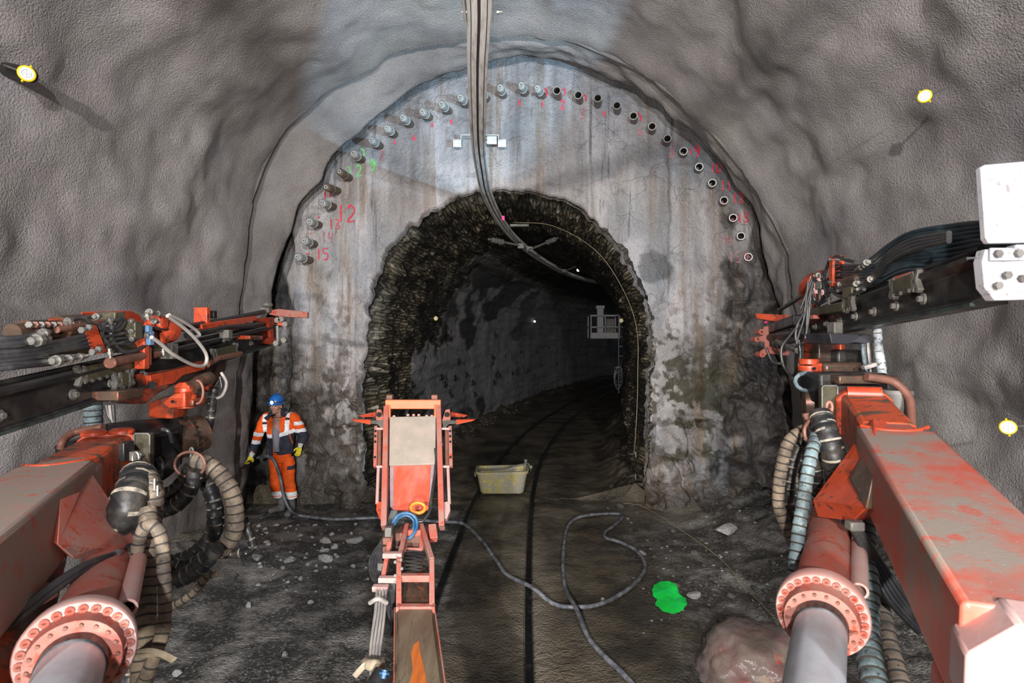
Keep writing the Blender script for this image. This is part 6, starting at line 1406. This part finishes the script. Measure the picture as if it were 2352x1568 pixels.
# body: one continuous surface
mb = MB()
tilt = Matrix.Rotation(.12, 3, 'Y') @ Matrix.Rotation(.16, 3, 'X')
mb.ell(hc + V(0, 0, .02), .077, .095, .112, 24, 16, tilt)
mb.ell(hc + tilt @ V(0, -.022, -.062), .058, .068, .062, 20, 12, tilt)        # jaw
mb.ell(hc + tilt @ V(0, -.072, -.098), .024, .024, .02, 12, 8)                 # chin
limb(mb, [hc + tilt @ V(0, -.086, .035), hc + tilt @ V(0, -.106, -.008), hc + tilt @ V(0, -.112, -.022)], [.010, .014, .018], 10, 4)   # nose
for e in (-1, 1):
    mb.ell(hc + tilt @ V(e * .016, -.098, -.022), .010, .012, .009, 8, 6)
    mb.ell(hc + tilt @ V(e * .080, .005, -.01), .012, .022, .034, 10, 8)        # ears
    mb.ell(hc + tilt @ V(e * .040, -.070, -.022), .024, .024, .022, 12, 8)      # cheeks
    mb.ell(hc + tilt @ V(e * .032, -.082, .036), .026, .014, .011, 10, 6)      # brow
limb(mb, [hc + V(0, .01, -.07), neck + V(0, .01, 0), neck + V(0, .0, -.09)], [.056, .060, .09], 18)
limb(mb, [neck + V(0, 0, -.05), W_(642, 985), W_(644, 1010), waist], [(.13, .09), (.17, .11), (.15, .105), (.14, .10)], 20)
for a, b_, c in ((sL, eL, wL), (sR, eR, wR)): limb(mb, [a, b_, c], [.055, .045, .030], 12)
for a, b_, c in ((hipL, kL, aL), (hipR, kR, aR)): limb(mb, [a, b_, c], [.085, .055, .040], 12)
body = remesh(mb.build('body', M['skin'], PR_), .009, 3)
for e in (-1, 1):
    mb = MB(); mb.ell(hc + tilt @ V(e * .031, -.0865, .012), .013, .007, .0065, 12, 8, tilt); mb.build('eye', M['eye'], PR_)
    mb = MB(); mb.tube([hc + tilt @ V(e * .014, -.098, .034), hc + tilt @ V(e * .032, -.098, .040), hc + tilt @ V(e * .05, -.088, .034)], .0045, 6); mb.build('eyebrow', M['hair'], PR_)
mb = MB(); mb.tube([hc + tilt @ V(-.026, -.090, -.056), hc + tilt @ V(-.010, -.0965, -.053), hc + tilt @ V(.010, -.0965, -.053), hc + tilt @ V(.026, -.090, -.056)], .0055, 8); mb.build('mouth', M['lip'], PR_)
mb = MB(); mb.ell(hc + tilt @ V(0, .022, .024), .084, .088, .100, 20, 12, tilt); hr = mb.build('hair', M['hair'], PR_)
# helmet
mb = MB(); hcn = hc + tilt @ V(0, .0, .065); n = 32
rings = []
for j in range(9):
    th = math.pi / 2 * j / 8; rings.append([hcn + tilt @ V(.112 * math.cos(th) * math.cos(a), .135 * math.cos(th) * math.sin(a) + .004, .118 * math.sin(th)) for a in [2 * math.pi * k / n for k in range(n)]])
vs = sum(rings, []); mb._add(vs, [(j*n+k, j*n+(k+1)%n, (j+1)*n+(k+1)%n, (j+1)*n+k) for j in range(8) for k in range(n)])
rim = lambda s_, z: [hcn + tilt @ V(.112 * s_ * math.cos(a), (.135 * s_ + .035 * max(0, -math.sin(a)) * (s_ > 1)) * math.sin(a), z) for a in [2 * math.pi * k / n for k in range(n)]]
R1, R2, R3 = rim(1.0, .0), rim(1.13, -.012), rim(1.0, -.016)
mb._add(R1 + R2 + R3, [(j*n+k, j*n+(k+1)%n, (j+1)*n+(k+1)%n, (j+1)*n+k) for j in range(2) for k in range(n)])
hm = mb.build('helmet', M['helmet'], PR_, smooth=60)
mb = MB()
for x in (-.03, 0, .03): mb.tube([hcn + tilt @ V(x, .115 * math.cos(t), .119 * math.sin(t) + .001) for t in [math.pi * k / 14 for k in range(1, 14)]], .006, 6)
mb.build('helmet_rib', M['helmet'], hm)
mb = MB(); c = hcn + tilt @ V(0, -.135, .028); mb.tube([c, c + tilt @ V(0, -.035, 0)], .026, 18); lp = mb.build('headlamp', M['black'], hm)
mb = MB(); mb.tube([c + tilt @ V(0, -.035, 0), c + tilt @ V(0, -.042, 0)], .025, 18); lab(mb.build('lens', M['glow'], hm), 'glowing white lens')
mb = MB(); mb.tube([hcn + tilt @ V(.112 * math.cos(a), .137 * math.sin(a), .022) for a in [2 * math.pi * k / 24 for k in range(25)]], .007, 6); mb.build('lamp_strap', M['rubber'], hm)
ld = bpy.data.lights.new('headlamp_light', 'SPOT'); ld.energy = 14; ld.color = (.7, .85, 1); ld.spot_size = 1.6; ld.spot_blend = .8; ld.shadow_soft_size = .02
lo = bpy.data.objects.new('headlamp_light', ld); COL.objects.link(lo); lo.location = c + tilt @ V(0, -.06, 0); lo.rotation_euler = V(.1, -1, -.35).to_track_quat('-Z', 'Y').to_euler()
# undershirt
mb = MB(); limb(mb, [W_(641, 968, -.02), W_(642, 990, -.02), W_(643, 1033, -.02)], [(.11, .085), (.165, .09), (.15, .088)], 22); sh = mb.build('undershirt', M['shirt'], PR_)
mb = MB(); mb.tube([waist + V(.15 * math.cos(a), .118 * math.sin(a) - .015, -.012) for a in [2 * math.pi * k / 24 for k in range(25)]], .018, 8); mb.build('belt', M['rubber'], PR_)
# trousers
mb = MB()
limb(mb, [waist + V(0, -.01, .02), W_(646, 1045), W_(647, 1060)], [(.155, .12), (.175, .135), (.165, .13)], 24)
limb(mb, [W_(635, 1052), W_(634, 1078, -.02), kL, W_(636, 1122, .0), W_(641, 1139, .04)], [(.095, .11), (.092, .10), (.082, .09), (.080, .088), (.082, .088)], 20)
limb(mb, [W_(661, 1052), W_(664, 1078, -.03), kR, W_(669, 1122, -.03), W_(671, 1142, -.01)], [(.10, .11), (.098, .105), (.088, .095), (.086, .09), (.088, .09)], 20)
tr = remesh(mb.build('trousers', M['hi_vis'], PR_), .012, 3)
def wrinkle(o, amp, sc, org, fn=None):
    for v in o.data.vertices:
        p = v.co + org; k = fn(p) if fn else 1
        v.co += v.normal * amp * k * noise.fractal(V(p.x * sc, p.y * sc, p.z * sc * 1.8), 1, 2, 3)
org = ORG[PR_.name]
wrinkle(tr, .013, 7, org)
def paint_faces(o, mats, fn):
    me = o.data
    me.materials.clear()
    for m_ in mats: me.materials.append(m_)
    for p in me.polygons: p.material_index = fn(p.center + org, p.normal)
def pxy(p): return 1176 + p.x / SC * (YP / YP), 784 + (CZ - p.z) / SC
def trf(p, nrm):
    x, y = pxy(p)
    if y > 1126 and y < 1136: return 1
    if y > 1138.5: return 1
    if 667 < x < 679 and 1066 < y < 1075 and nrm.y < .4: return 2
    return 0
paint_faces(tr, [M['hi_vis'], M['reflective'], M['navy']], trf)
# jacket: shell of the torso with open front, and sleeves
mb = MB()
limb(mb, [W_(642, 950, .01), W_(642, 957, .005), W_(643, 975), W_(645, 1005), W_(646, 1030), W_(647, 1042)], [(.085, .075), (.16, .10), (.225, .135), (.215, .145), (.20, .148), (.198, .15)], 28)
limb(mb, [W_(622, 958, .01), W_(609, 964), eL, W_(590, 1026, -.10), W_(588, 1034, -.13)], [(.07, .08), (.088, .088), (.068, .07), (.060, .062), (.056, .056)], 18)
limb(mb, [W_(660, 955, .01), W_(675, 961), eR, W_(694, 1010, 0), W_(692, 1018, -.02)], [(.07, .08), (.088, .09), (.076, .078), (.066, .066), (.062, .062)], 18)
jk = remesh(mb.build('jacket', M['hi_vis'], PR_), .0095, 3)
wrinkle(jk, .012, 8, org)
# open front: cut a wedge out of the front surface
bm = bmesh.new(); bm.from_mesh(jk.data)
kill = []
for f in bm.faces:
    p = f.calc_center_median() + org; x, y = pxy(p)
    if p.y < YP - .02 and f.normal.y < .15 and 600 < x < 690:
        half = 11 * (1 - sm(945, 996, y)) + 1.2 if y < 1000 else (1.2 + 2.4 * sm(1000, 1036, y))
        if abs(x - (640 - .0 * (y - 1000))) < half: kill.append(f)
    if y < 947: kill.append(f)
bmesh.ops.delete(bm, geom=list(set(kill)), context='FACES'); bm.to_mesh(jk.data); bm.free()
sol = jk.modifiers.new('t', 'SOLIDIFY'); sol.thickness = .006
def jkf(p, nrm):
    x, y = pxy(p)
    armL = x < 608 + max(0, (975 - y)) * .15 - max(0, y - 1000) * .08 and y > 966
    armR = x > 679 and y > 960
    if armL:
        t = y - (x - 600) * .15
        if 992 < t < 1000.5 or 1009.5 < t < 1017.5: return 1
        return 2 if t >= 1017.5 else 0
    if armR:
        t = y + (x - 685) * .1
        if 984 < t < 992: return 1
        if 975 > t > 967 - 0: return 1
        return 2 if t > 992 else 0
    yb = 999 if x < 640 else 999 - (x - 640) * .30
    if abs(y - yb) < 4.6: return 1
    if y > yb: return 2
    if (608 < x < 617 and y > 950) or (660.5 < x < 669.5 and y > 935 and y > 935): 
        if abs(y - (970 if x < 640 else 959.5)) < 2.8: return 2
        return 1
    if y < 956 and 618 < x < 660 and p.y < YP + .2: return 2
    return 0
paint_faces(jk, [M['hi_vis'], M['reflective'], M['navy']], jkf)
mb = MB()
mb.prism([W_(629, 944, -.10), W_(615, 957, -.155), W_(622, 962, -.16), W_(631, 952, -.125)], V(0, .015, 0)); mb.prism([W_(650, 942, -.10), W_(652, 952, -.13), W_(665, 951, -.155), W_(655, 938, -.10)], V(0, .015, 0))
mb.tube(catmull([W_(628, 945, -.08), W_(626, 943, .03), W_(642, 942, .09), W_(656, 941, .03), W_(653, 943, -.08)], 5), .02, 8); mb.build('collar', M['navy'], PR_, bevel=.003)
mb = MB(); mb.tube([W_(639, 1000, -.155), W_(638, 1042, -.165)], .004, 6); mb.tube([W_(671, 992, -.13), W_(679, 1015, -.12)], .006, 6); lab(mb.build('piping', M['hi_vis'], PR_), 'orange piping of the pocket')
for (x, y) in ((625, 961), (631, 966), (654, 955), (648, 962)):
    mb = MB(); mb.cyl(W_(x, y, -.15), W_(x, y, -.158), .007, n=8); mb.build('press_stud', M['black'], PR_)
# boots
def boot(a, toe, heel, nm='rubber_boot'):
    mb = MB()
    limb(mb, [a + V(0, 0, .14), a, V(heel.x, heel.y, .10)], [(.062, .068), (.056, .062), (.056, .062)], 18)
    limb(mb, [V(heel.x, heel.y, .055), V((heel.x + toe.x) / 2, (heel.y + toe.y) / 2, .060), V(toe.x, toe.y, .050)], [(.050, .05), (.052, .052), (.050, .042)], 18)
    mb.ell(V(heel.x, heel.y, .07), .055, .06, .06)
    o = remesh(mb.build(nm, M['boot'], PR_), .010, 3)
    d = (toe - heel); d.z = 0; d.normalize(); s_ = V(-d.y, d.x, 0)
    mb = MB(); pr = []
    for t, w in ((-.055, .03), (-.03, .05), (.03, .052), (.12, .05), (.2, .056), (.245, .04), (.262, .015)): pr.append((t, w))
    loop = [V(heel.x, heel.y, .0) + d * t + s_ * w for t, w in pr] + [V(heel.x, heel.y, .0) + d * t - s_ * w for t, w in reversed(pr)]
    for q in loop: q.z = .006
    mb.prism(loop, V(0, 0, .022)); mb.build('sole', M['rubber'], o)
boot(V(aL.x + .01, YP + .07, .24), V(aL.x - .13, YP - .06, 0), V(aL.x + .02, YP + .09, 0))
boot(V(aR.x, YP - .02, .24), V(aR.x + .015, YP - .24, 0), V(aR.x, YP - .02, 0))
# gloves with five fingers each
def glove(w, d, side, curl, hold):
    d = d.normalized(); s_ = V(1, 0, 0) - d * d.x; s_.normalize(); nrm = d.cross(s_).normalized()
    mb = MB(); palm = w + d * .055
    mb.ell(palm, .044, .022, .052, 16, 10, Matrix((s_, nrm, d)).transposed())
    limb(mb, [w, w + d * .03], [(.03, .024), (.036, .024)], 12)
    for k, (x, L) in enumerate(((-.031, .060), (-.011, .075), (.010, .080), (.030, .070))):
        p0 = palm + s_ * x * side + d * .035; a = curl + .08 * k
        p1 = p0 + (d * math.cos(a) + nrm * math.sin(a)) * L * .5
        p2 = p1 + (d * math.cos(a * 2.1) + nrm * math.sin(a * 2.1)) * L * .35
        p3 = p2 + (d * math.cos(a * 3.0) + nrm * math.sin(a * 3.0)) * L * .28
        limb(mb, [p0, p1, p2, p3], [.0125, .0120, .0112, .0095], 10, 3)
    t0 = w + d * .028 - s_ * .028 * side * -1; sgn = side
    p1 = t0 + s_ * .030 * sgn + d * .028 + nrm * .01; p2 = p1 + s_ * .008 * sgn + d * .035 + nrm * .018
    limb(mb, [t0 - s_ * .01 * sgn, p1, p2], [.017, .0145, .011], 10, 4)
    o = remesh(mb.build('glove', M['glove'], PR_), .0048, 3)
    mb = MB(); limb(mb, [w - d * .045, w - d * .0, w + d * .022], [(.045, .040), (.041, .034), (.038, .028)], 18); lab(mb.build('glove_cuff', M['cuff'], PR_), 'off-white knitted cuff')
glove(W_(589, 1041, -.17), W_(583, 1062, -.22) - W_(589, 1041, -.17), 1, .45, True)
glove(W_(692, 1023, -.05), W_(687, 1050, -.09) - W_(692, 1023, -.05), -1, .30, False)
mb = MB(); q0, q1 = W_(592, 1051, -.23), W_(572, 1069, -.28); mb.tube([q0, q0.lerp(q1, .45), q0.lerp(q1, .45), q1], .024, 14, rf=lambda i: (.026, .026, .019, .014)[i]); tag(mb.build('hose_nozzle', M['brown_metal'], None, org=q0), 'brown metal nozzle at the end of the hose in the worker\'s gloved hand', 'nozzle')
